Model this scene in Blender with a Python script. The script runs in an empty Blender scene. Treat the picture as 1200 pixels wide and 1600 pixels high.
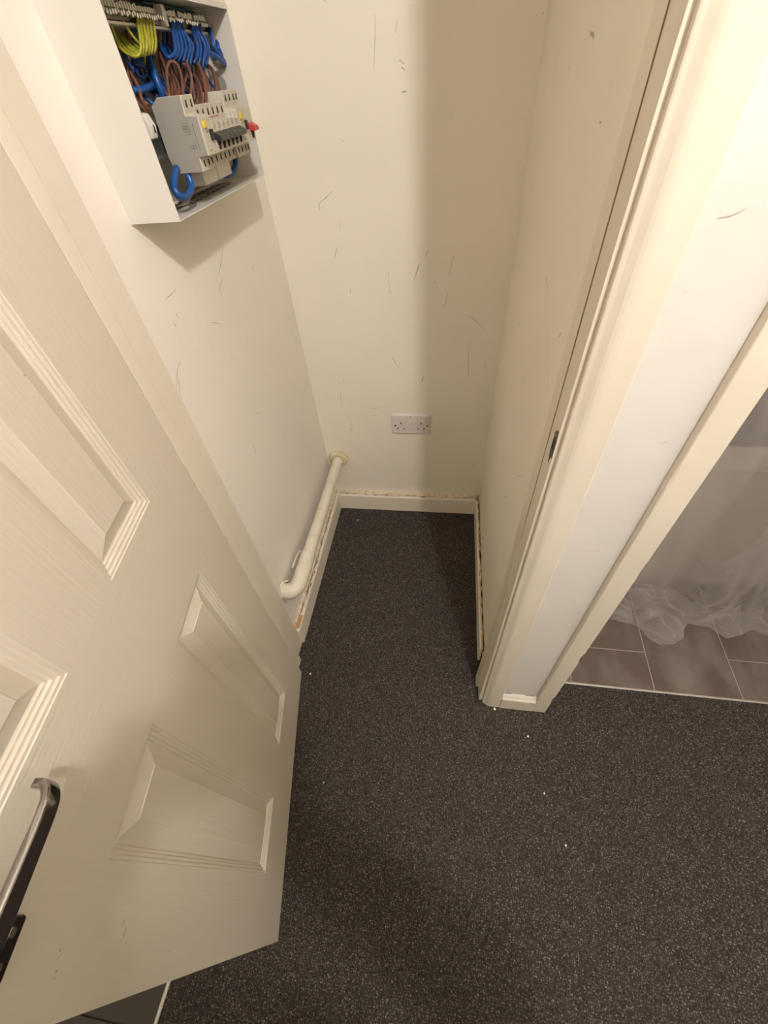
import bpy, bmesh, math, random
import numpy as np
from mathutils import Vector, Matrix, noise

# ------------------------------------------------------------------ camera
R_ = (0.98867058, 0.13102914, -0.07322462)      # camera right
U_ = (-0.04727379, 0.73482042, 0.67661225)      # camera up
W_ = (-0.14246287, 0.66548502, -0.73268958)     # viewing direction
CAM = Vector((0, 0, 1.34597))
scene = bpy.context.scene
cd = bpy.data.cameras.new('camera'); cam = bpy.data.objects.new('camera', cd)
scene.collection.objects.link(cam)
cam.matrix_world = Matrix(((R_[0], U_[0], -W_[0], CAM.x), (R_[1], U_[1], -W_[1], CAM.y), (R_[2], U_[2], -W_[2], CAM.z), (0, 0, 0, 1)))
cd.sensor_fit = 'VERTICAL'; cd.sensor_height = 24.0; cd.lens = 634.92 * 24 / 1600
cd.clip_start = 0.005; cd.clip_end = 50
scene.camera = cam
# ------------------------------------------------------------------ world, lamps, exposure
wd = bpy.data.worlds.new('world'); scene.world = wd; wd.use_nodes = True
wd.node_tree.nodes['Background'].inputs[0].default_value = (1, .93, .84, 1)
wd.node_tree.nodes['Background'].inputs[1].default_value = 0.0
LAMP = Vector((.375, -.31, 2.14))
LAMP_POWER = 53.5
LAMP_COLOR = (1, .945, .91)
FILL = [((.75, -1.0), .15, 8.5, 'added fill disc on the hall ceiling behind the viewer, no known fixture')]
scene.view_settings.view_transform = 'Standard'
try: scene.view_settings.look = 'None'
except Exception: pass
scene.view_settings.exposure = 0.0
scene.view_settings.gamma = 1.0
scene.view_settings.use_curve_mapping = False
scene.cycles.max_bounces = 10
scene.cycles.diffuse_bounces = 6

# ------------------------------------------------------------------ helpers
rnd = random.Random(7)
COL = scene.collection
def link(name, me, mat=None, parent=None, smooth=False):
    o = bpy.data.objects.new(name, me); COL.objects.link(o)
    if mat is not None:
        for m in (mat if isinstance(mat, (list, tuple)) else [mat]): me.materials.append(m)
    if parent is not None: o.parent = parent
    if smooth: me.polygons.foreach_set('use_smooth', [True] * len(me.polygons))
    return o
def obj(name, bm, mat=None, parent=None, smooth=False, bevel=0, seg=2):
    bmesh.ops.remove_doubles(bm, verts=bm.verts, dist=1e-6)
    bmesh.ops.recalc_face_normals(bm, faces=bm.faces)
    me = bpy.data.meshes.new(name); bm.to_mesh(me); bm.free()
    o = link(name, me, mat, parent, smooth)
    if bevel:
        b = o.modifiers.new('bevel', 'BEVEL'); b.width = bevel; b.segments = seg; b.limit_method = 'ANGLE'; b.angle_limit = math.radians(35)
    return o
def tag(o, label=None, cat=None, group=None, kind=None):
    if label: o['label'] = label
    if cat: o['category'] = cat
    if group: o['group'] = group
    if kind: o['kind'] = kind
    return o
def empty(name, loc, **k):
    o = bpy.data.objects.new(name, None); COL.objects.link(o); o.location = loc
    o.empty_display_size = .05
    tag(o, **k); return o
def shift_to(o, base):
    """parts are modelled in world coordinates; hang them on an empty at its base"""
    o.matrix_parent_inverse = Matrix.Translation(-Vector(base)); return o
def box(bm, x0, x1, y0, y1, z0, z1):
    v = [bm.verts.new((x, y, z)) for x in (x0, x1) for y in (y0, y1) for z in (z0, z1)]
    fs = []
    for f in ((0, 1, 3, 2), (4, 6, 7, 5), (0, 4, 5, 1), (2, 3, 7, 6), (0, 2, 6, 4), (1, 5, 7, 3)):
        fs.append(bm.faces.new([v[i] for i in f]))
    return fs
def bx(*a):
    bm = bmesh.new(); box(bm, *a); return bm
def prism(bm, poly, axis, a0, a1):
    """poly = 2D points in the two other axes (in x,y,z order), extruded along axis"""
    def mk(p, a):
        if axis == 'x': return (a, p[0], p[1])
        if axis == 'y': return (p[0], a, p[1])
        return (p[0], p[1], a)
    A = [bm.verts.new(mk(p, a0)) for p in poly]; B = [bm.verts.new(mk(p, a1)) for p in poly]
    n = len(poly)
    bm.faces.new(A); bm.faces.new(B[::-1])
    for i in range(n): bm.faces.new((A[i], B[i], B[(i + 1) % n], A[(i + 1) % n]))
def cyl(bm, p0, p1, r0, r1=None, n=16, caps=True):
    r1 = r0 if r1 is None else r1
    p0 = Vector(p0); p1 = Vector(p1); d = (p1 - p0).normalized()
    a = d.orthogonal().normalized(); b = d.cross(a)
    A = []; B = []
    for i in range(n):
        t = 2 * math.pi * i / n; q = a * math.cos(t) + b * math.sin(t)
        A.append(bm.verts.new(p0 + q * r0)); B.append(bm.verts.new(p1 + q * r1))
    for i in range(n): bm.faces.new((A[i], A[(i + 1) % n], B[(i + 1) % n], B[i]))
    if caps: bm.faces.new(A[::-1]); bm.faces.new(B)
def catmull(pts, k=6):
    pts = [Vector(p) for p in pts]
    if len(pts) < 3: return pts
    P = [pts[0] * 2 - pts[1]] + pts + [pts[-1] * 2 - pts[-2]]
    out = []
    for i in range(1, len(P) - 2):
        for j in range(k):
            t = j / k
            out.append(.5 * ((2 * P[i]) + (-P[i - 1] + P[i + 1]) * t + (2 * P[i - 1] - 5 * P[i] + 4 * P[i + 1] - P[i + 2]) * t * t + (-P[i - 1] + 3 * P[i] - 3 * P[i + 1] + P[i + 2]) * t ** 3))
    out.append(P[-2]); return out
def tube(bm, pts, r, n=8, k=6, smooth=True, rs=None):
    pts = catmull(pts, k) if smooth else [Vector(p) for p in pts]
    N = len(pts); prev = None; rings = []
    for i, p in enumerate(pts):
        d = (pts[min(i + 1, N - 1)] - pts[max(i - 1, 0)])
        d = d.normalized() if d.length > 1e-9 else Vector((0, 0, 1))
        if prev is None: a = d.orthogonal().normalized()
        else:
            a = (prev - d * prev.dot(d)); a = a.normalized() if a.length > 1e-6 else d.orthogonal().normalized()
        prev = a; b = d.cross(a)
        rr = r if rs is None else rs(i / (N - 1))
        rings.append([bm.verts.new(p + (a * math.cos(2 * math.pi * j / n) + b * math.sin(2 * math.pi * j / n)) * rr) for j in range(n)])
    for i in range(N - 1):
        for j in range(n): bm.faces.new((rings[i][j], rings[i][(j + 1) % n], rings[i + 1][(j + 1) % n], rings[i + 1][j]))
    bm.faces.new(rings[0][::-1]); bm.faces.new(rings[-1])

# ------------------------------------------------------------------ materials
def mat(name, col, rough=.5, metal=0., spec=.5, bump=None, vary=None, stretch=(1, 1, 1), coat=0., tint=None):
    m = bpy.data.materials.new(name); m.use_nodes = True
    nt = m.node_tree; N = nt.nodes; L = nt.links; b = N['Principled BSDF']
    b.inputs['Base Color'].default_value = (*col, 1); b.inputs['Roughness'].default_value = rough
    b.inputs['Metallic'].default_value = metal; b.inputs['Specular IOR Level'].default_value = spec
    b.inputs['Coat Weight'].default_value = coat
    if bump or vary:
        tc = N.new('ShaderNodeTexCoord'); mp = N.new('ShaderNodeMapping'); mp.inputs['Scale'].default_value = stretch
        L.new(tc.outputs['Object'], mp.inputs['Vector'])
    if vary:
        sc, amt = vary; n = N.new('ShaderNodeTexNoise'); n.inputs['Scale'].default_value = sc; n.inputs['Detail'].default_value = 4
        L.new(mp.outputs[0], n.inputs['Vector'])
        mx = N.new('ShaderNodeMix'); mx.data_type = 'RGBA'
        c2 = tint or tuple(c * (1 - amt) for c in col)
        mx.inputs['A'].default_value = (*col, 1); mx.inputs['B'].default_value = (*c2, 1)
        rp = N.new('ShaderNodeValToRGB'); rp.color_ramp.elements[0].position = .4; rp.color_ramp.elements[1].position = .7
        L.new(n.outputs['Fac'], rp.inputs['Fac']); L.new(rp.outputs['Color'], mx.inputs['Factor']); L.new(mx.outputs['Result'], b.inputs['Base Color'])
    if bump:
        prev = None
        for sc, st, dist in bump:
            n = N.new('ShaderNodeTexNoise'); n.inputs['Scale'].default_value = sc; n.inputs['Detail'].default_value = 3
            L.new(mp.outputs[0], n.inputs['Vector'])
            bp = N.new('ShaderNodeBump'); bp.inputs['Strength'].default_value = st; bp.inputs['Distance'].default_value = dist
            L.new(n.outputs['Fac'], bp.inputs['Height'])
            if prev: L.new(prev.outputs[0], bp.inputs['Normal'])
            prev = bp
        L.new(prev.outputs[0], b.inputs['Normal'])
    return m
M = {}
M['cream'] = mat('cream emulsion wall paint', (.87, .82, .70), .62, bump=[(9, .35, .010), (60, .25, .0012)], vary=(3, .05), spec=.35)
M['lilac'] = mat('off white emulsion wall paint', (.87, .815, .745), .6, bump=[(8, .35, .010), (60, .25, .0012)], vary=(2.5, .05), spec=.35)
M['white'] = mat('white emulsion wall paint', (.72, .69, .645), .55, bump=[(12, .3, .008), (70, .2, .001)], vary=(5, .04), spec=.4)
M['ceiling'] = mat('matt ceiling paint', (.78, .75, .69), .8)
M['gloss'] = mat('cream gloss wood paint', (.76, .695, .58), .34, bump=[(14, .25, .006), (120, .12, .0008)], vary=(6, .05), spec=.5)
M['doorpaint'] = mat('embossed grained door paint', (.67, .61, .51), .38, bump=[(1, .5, .0011)], stretch=(260, 260, 14), spec=.5)
M['skirt'] = mat('cream gloss skirting paint', (.84, .775, .65), .4, bump=[(14, .25, .006), (120, .12, .0008)], vary=(6, .05), spec=.4)
M['doorpaint_rail'] = mat('embossed grained door paint, rails', (.67, .61, .51), .38, bump=[(1, .5, .0011)], stretch=(14, 260, 260), spec=.5)
M['crackline'] = mat('fine paint crack', (.22, .16, .10), .9)
M['flakehole'] = mat('brown flaked paint hole', (.20, .14, .08), .9)
M['filler'] = mat('crumbling yellowed sealant', (.76, .68, .52), .8, bump=[(120, .6, .004)], vary=(60, .35), tint=(.56, .43, .28))
M['barewood'] = mat('exposed bare timber', (.45, .27, .13), .8, bump=[(90, .5, .003)], stretch=(1, .2, 1))
M['gap'] = mat('dark gap brown', (.06, .045, .03), .95)  # dark brown for the skirting gap and small cracks
M['scuff'] = mat('grey scuff', (.54, .485, .40), .8, vary=(90, .3))
M['socket'] = mat('white moulded plastic', (.72, .66, .62), .3, spec=.5)
M['dark'] = mat('dark recess', (.02, .016, .014), .7)
M['steel'] = mat('dull steel', (.15, .125, .105), .6, metal=1., bump=[(200, .2, .0006)])
M['screw'] = mat('bright zinc screw', (.62, .62, .58), .22, metal=1.)
M['chrome'] = mat('dark polished chrome', (.36, .34, .32), .12, metal=1.)
M['plate'] = mat('dark nickel plate', (.05, .04, .035), .3, metal=.7)
M['pipe'] = mat('painted plastic pipe', (.78, .72, .60), .4, bump=[(30, .5, .005), (140, .3, .001)], vary=(26, .12), coat=.1)
M['enclosure'] = mat('white powder coated steel', (.68, .65, .595), .38, bump=[(400, .1, .0003)])
M['module'] = mat('pale grey moulded plastic', (.52, .485, .40), .4)
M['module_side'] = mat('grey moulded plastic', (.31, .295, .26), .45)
M['rail'] = mat('galvanised rail', (.24, .27, .28), .35, metal=.8)
M['black'] = mat('black plastic', (.02, .022, .02), .4)
M['red'] = mat('red plastic', (.46, .03, .035), .4)
M['yellow'] = mat('yellow plastic', (.72, .52, .06), .4)
M['green'] = mat('dark green strip', (.02, .12, .10), .5)
M['print'] = mat('grey print', (.12, .11, .11), .7)
M['earth'] = mat('yellow and green cable sheath', (.42, .36, .03), .4, vary=(220, .5), tint=(.20, .28, .03))
M['neutral'] = mat('blue cable sheath', (.008, .065, .27), .35)
M['neutral_main'] = mat('thick blue cable sheath', (.008, .07, .26), .35)
M['neutral_dark'] = mat('dark blue cable sheath', (.01, .03, .14), .4)
M['live'] = mat('brown cable sheath', (.16, .062, .036), .4)
M['brass'] = mat('brass terminal bar', (.22, .19, .14), .35, metal=.9)
M['cable_black'] = mat('grey outer sheath', (.16, .13, .11), .6)
M['grout'] = mat('pale tile joint', (.50, .44, .38), .8)
M['tile'] = mat('brown stone effect tile', (.125, .095, .079), .38, bump=[(40, .2, .001)], vary=(11, .5), tint=(.21, .18, .16), stretch=(1, .5, 1))
M['slate'] = mat('dark grey tile', (.045, .038, .029), .4, bump=[(30, .2, .001)], vary=(7, .3))
M['alu'] = mat('silver threshold strip', (.80, .78, .74), .3, metal=.75)
M['bathwall'] = mat('mauve grey bathroom wall', (.36, .315, .30), .5)
M['bathpanel'] = mat('pale bath panel', (.52, .47, .42), .35)
M['skin'] = mat('skin', (.52, .30, .21), .5)
M['cloth'] = mat('dark grey cotton', (.06, .06, .07), .85)
M['denim'] = mat('navy trousers', (.03, .04, .07), .85)
M['shoe'] = mat('black shoe leather', (.02, .02, .02), .5)
M['hair'] = mat('brown hair', (.05, .03, .02), .6)
M['flake'] = mat('white paint flake', (.85, .82, .74), .6)
def carpet_mat():
    m = bpy.data.materials.new('charcoal carpet pile'); m.use_nodes = True; nt = m.node_tree; N = nt.nodes; L = nt.links
    b = N['Principled BSDF']; b.inputs['Roughness'].default_value = .95; b.inputs['Specular IOR Level'].default_value = .15
    a = N.new('ShaderNodeAttribute'); a.attribute_name = 'tint'
    L.new(a.outputs['Color'], b.inputs['Base Color'])
    return m
M['pile'] = carpet_mat()
M['backing'] = mat('charcoal carpet backing', (.045, .037, .032), .95, bump=[(260, .8, .004)], vary=(260, .75))
def film_mat():
    m = bpy.data.materials.new('milky polythene film'); m.use_nodes = True; nt = m.node_tree; N = nt.nodes; L = nt.links
    b = N['Principled BSDF']; b.inputs['Base Color'].default_value = (.62, .57, .54, 1); b.inputs['Roughness'].default_value = .16
    tr = N.new('ShaderNodeBsdfTransparent'); tr.inputs[0].default_value = (.93, .92, .9, 1)
    mx = N.new('ShaderNodeMixShader'); lw = N.new('ShaderNodeLayerWeight'); lw.inputs[0].default_value = .35; mr = N.new('ShaderNodeMapRange'); mr.inputs['To Min'].default_value = .24; mr.inputs['To Max'].default_value = .95
    L.new(lw.outputs['Facing'], mr.inputs['Value']); L.new(mr.outputs[0], mx.inputs[0])
    tc = N.new('ShaderNodeTexCoord'); n = N.new('ShaderNodeTexNoise'); n.inputs['Scale'].default_value = 14; n.inputs['Detail'].default_value = 4
    bp = N.new('ShaderNodeBump'); bp.inputs['Strength'].default_value = .5; bp.inputs['Distance'].default_value = .01
    L.new(tc.outputs['Object'], n.inputs['Vector']); L.new(n.outputs['Fac'], bp.inputs['Height']); L.new(bp.outputs[0], b.inputs['Normal'])
    out = N['Material Output']
    L.new(tr.outputs[0], mx.inputs[1]); L.new(b.outputs[0], mx.inputs[2]); L.new(mx.outputs[0], out.inputs[0])
    return m
M['film'] = film_mat()
def bulb_mat():
    m = bpy.data.materials.new('lit bulb glass'); m.use_nodes = True; nt = m.node_tree; N = nt.nodes; L = nt.links
    e = N.new('ShaderNodeEmission'); e.inputs[0].default_value = (*LAMP_COLOR, 1)
    e.inputs[1].default_value = LAMP_POWER / (4 * math.pi ** 2 * .034 ** 2)
    L.new(e.outputs[0], N['Material Output'].inputs[0]); return m
M['bulb'] = bulb_mat()
PERSON = (.085, -.375)
WIRES=[('earth',0.0019,[(-0.442,0.8197,1.4237),(-0.436,0.8035,1.4158),(-0.428,0.7811,1.4),(-0.428,0.7728,1.3897),(-0.434,0.7666,1.3844),(-0.446,0.7675,1.3876),(-0.456,0.772,1.3947),(-0.466,0.7819,1.4041)]),('earth',0.0019,[(-0.442,0.8261,1.4236),(-0.436,0.8103,1.4161),(-0.428,0.7878,1.4002),(-0.428,0.7792,1.3901),(-0.434,0.7736,1.385),(-0.446,0.7749,1.3888),(-0.456,0.7794,1.3959),(-0.466,0.7892,1.4054)]),('earth',0.0019,[(-0.442,0.8344,1.4235),(-0.436,0.8189,1.4165),(-0.428,0.7962,1.4004),(-0.428,0.7873,1.3905),(-0.434,0.7824,1.3857),(-0.446,0.7841,1.3901),(-0.456,0.7884,1.3973),(-0.466,0.7982,1.4068)]),('earth',0.0019,[(-0.442,0.8428,1.4235),(-0.436,0.8277,1.4169),(-0.428,0.8049,1.4006),(-0.428,0.7957,1.3909),(-0.434,0.7914,1.3864),(-0.446,0.7935,1.3914),(-0.456,0.7976,1.3986),(-0.466,0.8074,1.4083)]),('earth',0.0019,[(-0.442,0.8515,1.4235),(-0.436,0.8367,1.4173),(-0.428,0.8137,1.4009),(-0.428,0.8042,1.3914),(-0.434,0.8006,1.3871),(-0.446,0.803,1.3927),(-0.456,0.807,1.4),(-0.466,0.8167,1.4097)]),('earth',0.0019,[(-0.442,0.8603,1.4235),(-0.436,0.8458,1.4177),(-0.428,0.8227,1.4011),(-0.428,0.8128,1.3918),(-0.434,0.8099,1.3877),(-0.446,0.8128,1.3941),(-0.456,0.8166,1.4014),(-0.466,0.8262,1.4112)]),('earth',0.0019,[(-0.442,0.829,1.4215),(-0.436,0.8155,1.4163),(-0.428,0.7997,1.4005),(-0.428,0.7905,1.3909),(-0.434,0.7863,1.3863),(-0.446,0.7885,1.3913),(-0.456,0.7928,1.3985),(-0.466,0.8026,1.4081)]),('earth',0.0018,[(-0.446,0.7814,1.4221),(-0.442,0.7817,1.4105),(-0.438,0.7866,1.3998),(-0.436,0.7951,1.3918),(-0.45,0.81,1.3786)]),('earth',0.0018,[(-0.452,0.7637,1.4237),(-0.452,0.7637,1.4122),(-0.456,0.7713,1.3986),(-0.46,0.789,1.3912)]),('neutral',0.0024,[(-0.444,0.9218,1.4241),(-0.436,0.9,1.4151),(-0.43,0.88,1.3978),(-0.43,0.8682,1.3875),(-0.436,0.857,1.3846),(-0.448,0.8708,1.392),(-0.46,0.8882,1.4035)]),('neutral',0.0024,[(-0.444,0.9304,1.4245),(-0.436,0.9084,1.4154),(-0.43,0.8905,1.398),(-0.43,0.8785,1.3876),(-0.436,0.8665,1.3821),(-0.448,0.8803,1.3896),(-0.46,0.8977,1.4011)]),('neutral',0.0024,[(-0.444,0.9392,1.4249),(-0.436,0.917,1.4158),(-0.43,0.9033,1.3983),(-0.43,0.8911,1.3877),(-0.436,0.8817,1.3809),(-0.448,0.8954,1.3884),(-0.46,0.9128,1.4001)]),('neutral',0.0024,[(-0.444,0.9481,1.4253),(-0.436,0.9257,1.4161),(-0.43,0.9165,1.3986),(-0.43,0.9042,1.3878),(-0.436,0.8975,1.3796),(-0.448,0.9111,1.3872),(-0.46,0.9285,1.3991)]),('neutral',0.0024,[(-0.444,0.9571,1.4258),(-0.436,0.9346,1.4164),(-0.43,0.9301,1.3989),(-0.43,0.9176,1.388),(-0.436,0.9087,1.3775),(-0.448,0.9223,1.3853),(-0.46,0.9397,1.3973)]),('neutral',0.0024,[(-0.444,0.9436,1.4251),(-0.436,0.9213,1.4159),(-0.43,0.9393,1.3991),(-0.43,0.9267,1.3881),(-0.436,0.9209,1.3761),(-0.448,0.9345,1.384),(-0.46,0.9518,1.3961)]),('neutral',0.0024,[(-0.444,0.9918,1.424),(-0.436,0.9692,1.4151),(-0.43,0.9571,1.3981),(-0.43,0.9466,1.3869),(-0.436,0.9375,1.3789),(-0.446,0.949,1.3867),(-0.458,0.9711,1.3991)]),('neutral',0.0024,[(-0.444,1.0017,1.4244),(-0.436,0.9789,1.4155),(-0.43,0.9693,1.3983),(-0.43,0.9587,1.387),(-0.436,0.9515,1.3761),(-0.446,0.963,1.384),(-0.458,0.9852,1.3965)]),('neutral',0.0024,[(-0.444,1.0118,1.4249),(-0.436,0.9888,1.4158),(-0.43,0.9844,1.3986),(-0.43,0.9737,1.3871),(-0.436,0.9675,1.3746),(-0.446,0.9788,1.3826),(-0.458,1.0011,1.3953)]),('neutral',0.0024,[(-0.444,1.0221,1.4253),(-0.436,0.9989,1.4162),(-0.43,1.0,1.3989),(-0.43,0.9892,1.3873),(-0.436,0.9815,1.376),(-0.446,0.9928,1.3841),(-0.458,1.0152,1.397)]),('neutral',0.0024,[(-0.444,1.0067,1.4246),(-0.436,0.9838,1.4156),(-0.43,0.9896,1.3987),(-0.43,0.9788,1.3872),(-0.436,0.9643,1.3818),(-0.446,0.9757,1.3898),(-0.458,0.998,1.4025)]),('neutral',0.0036,[(-0.444,1.0618,1.4234),(-0.436,1.0372,1.4132),(-0.432,1.0263,1.3996),(-0.43,1.0341,1.3892),(-0.43,1.0501,1.3817),(-0.434,1.06,1.3757),(-0.446,1.0697,1.3717),(-0.454,1.0671,1.3584),(-0.46,1.0607,1.3397)]),('neutral',0.0036,[(-0.446,1.0911,1.4232),(-0.44,1.0694,1.4116),(-0.436,1.0556,1.3975),(-0.434,1.0613,1.3836)]),('neutral',0.0036,[(-0.448,1.1126,1.4227),(-0.444,1.0955,1.4112),(-0.44,1.0786,1.3966),(-0.438,1.0786,1.3855)]),('neutral',0.004,[(-0.44,1.0003,1.3896),(-0.434,1.0131,1.3893),(-0.43,1.027,1.3846),(-0.43,1.0495,1.3778)]),('neutral_main',0.005,[(-0.458,0.8388,1.3942),(-0.452,0.8302,1.3813),(-0.446,0.821,1.3657),(-0.444,0.8199,1.3526),(-0.446,0.823,1.3418)]),('neutral_main',0.0046,[(-0.468,0.8402,1.3925),(-0.464,0.8351,1.3797),(-0.46,0.8313,1.3639),(-0.458,0.8324,1.3491),(-0.458,0.8362,1.3407)]),('neutral_main',0.0044,[(-0.458,0.7695,1.3544),(-0.452,0.7829,1.3542),(-0.452,0.8101,1.3567),(-0.458,0.8425,1.3596)]),('neutral_dark',0.0022,[(-0.466,0.8024,1.3883),(-0.462,0.8028,1.382),(-0.458,0.8041,1.378),(-0.455,0.8154,1.3753),(-0.455,0.8158,1.3702),(-0.458,0.8082,1.3661),(-0.461,0.8015,1.3683),(-0.462,0.8052,1.374),(-0.462,0.822,1.377),(-0.464,0.8387,1.3758)]),('neutral_dark',0.0024,[(-0.466,0.7922,1.3894),(-0.462,0.7897,1.3819),(-0.462,0.7913,1.3735),(-0.464,0.7906,1.3625),(-0.466,0.7898,1.3511)]),('neutral_main',0.0052,[(-0.425,0.7573,1.2703),(-0.42,0.7324,1.2629),(-0.416,0.7138,1.2536),(-0.412,0.711,1.244),(-0.41,0.7236,1.2394),(-0.41,0.7436,1.2422),(-0.41,0.7552,1.2498),(-0.412,0.7588,1.2587),(-0.416,0.7662,1.2671)]),('neutral_main',0.0052,[(-0.412,0.9518,1.2658),(-0.412,0.9442,1.2504),(-0.414,0.9285,1.2416),(-0.42,0.9134,1.2395),(-0.428,0.8998,1.2427),(-0.44,0.8984,1.2454)]),('live',0.0021,[(-0.416,0.7862,1.3439),(-0.424,0.8101,1.3611),(-0.43,0.8336,1.374),(-0.43,0.8508,1.3797),(-0.424,0.8558,1.376),(-0.418,0.8455,1.3646),(-0.414,0.8305,1.3528),(-0.412,0.8155,1.3412)]),('live',0.0021,[(-0.426,0.8263,1.3431),(-0.432,0.845,1.359),(-0.436,0.8548,1.3698),(-0.442,0.8635,1.3754)]),('live',0.0021,[(-0.414,0.8083,1.3423),(-0.42,0.8304,1.3532),(-0.428,0.8448,1.3627),(-0.438,0.8568,1.3679)]),('live',0.0021,[(-0.41,0.8366,1.3409),(-0.412,0.8556,1.352),(-0.418,0.8772,1.3642),(-0.426,0.8913,1.3734),(-0.436,0.8962,1.3782)]),('live',0.0021,[(-0.41,0.8496,1.3383),(-0.414,0.8653,1.3532),(-0.42,0.883,1.3683),(-0.43,0.9003,1.3791),(-0.44,0.9093,1.386)]),('live',0.0022,[(-0.428,0.8497,1.3437),(-0.432,0.8768,1.357),(-0.438,0.9034,1.3653),(-0.446,0.9198,1.3727)]),('live',0.003,[(-0.405,0.8749,1.3318),(-0.412,0.9027,1.3478),(-0.42,0.9234,1.3644),(-0.43,0.9408,1.3757),(-0.44,0.9457,1.3813)]),('live',0.0022,[(-0.406,0.8656,1.3323),(-0.414,0.8894,1.347),(-0.422,0.906,1.3592),(-0.432,0.9141,1.3654)]),('live',0.0034,[(-0.418,0.9171,1.3329),(-0.422,0.937,1.3475),(-0.43,0.9544,1.3611),(-0.44,0.9672,1.3705)]),('live',0.0032,[(-0.42,0.9592,1.3421),(-0.424,0.9782,1.3557),(-0.43,0.9912,1.3696),(-0.44,0.9964,1.377)]),('live',0.0026,[(-0.43,0.9943,1.34),(-0.434,1.0095,1.3526),(-0.44,1.0238,1.3654)]),('live',0.0026,[(-0.44,0.8414,1.3434),(-0.446,0.8602,1.3597),(-0.452,0.8709,1.3761),(-0.458,0.8804,1.391),(-0.464,0.8965,1.4046)]),('live',0.0022,[(-0.408,0.8516,1.3352),(-0.42,0.8904,1.3445),(-0.43,0.9092,1.3547)]),('live',0.0024,[(-0.462,0.7852,1.3723),(-0.456,0.7802,1.3621),(-0.452,0.775,1.3532),(-0.45,0.7699,1.3444),(-0.448,0.7737,1.3336)]),('live',0.0026,[(-0.46,0.7702,1.3552),(-0.456,0.7637,1.345),(-0.452,0.7661,1.3369),(-0.45,0.7735,1.3298)])]
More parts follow.
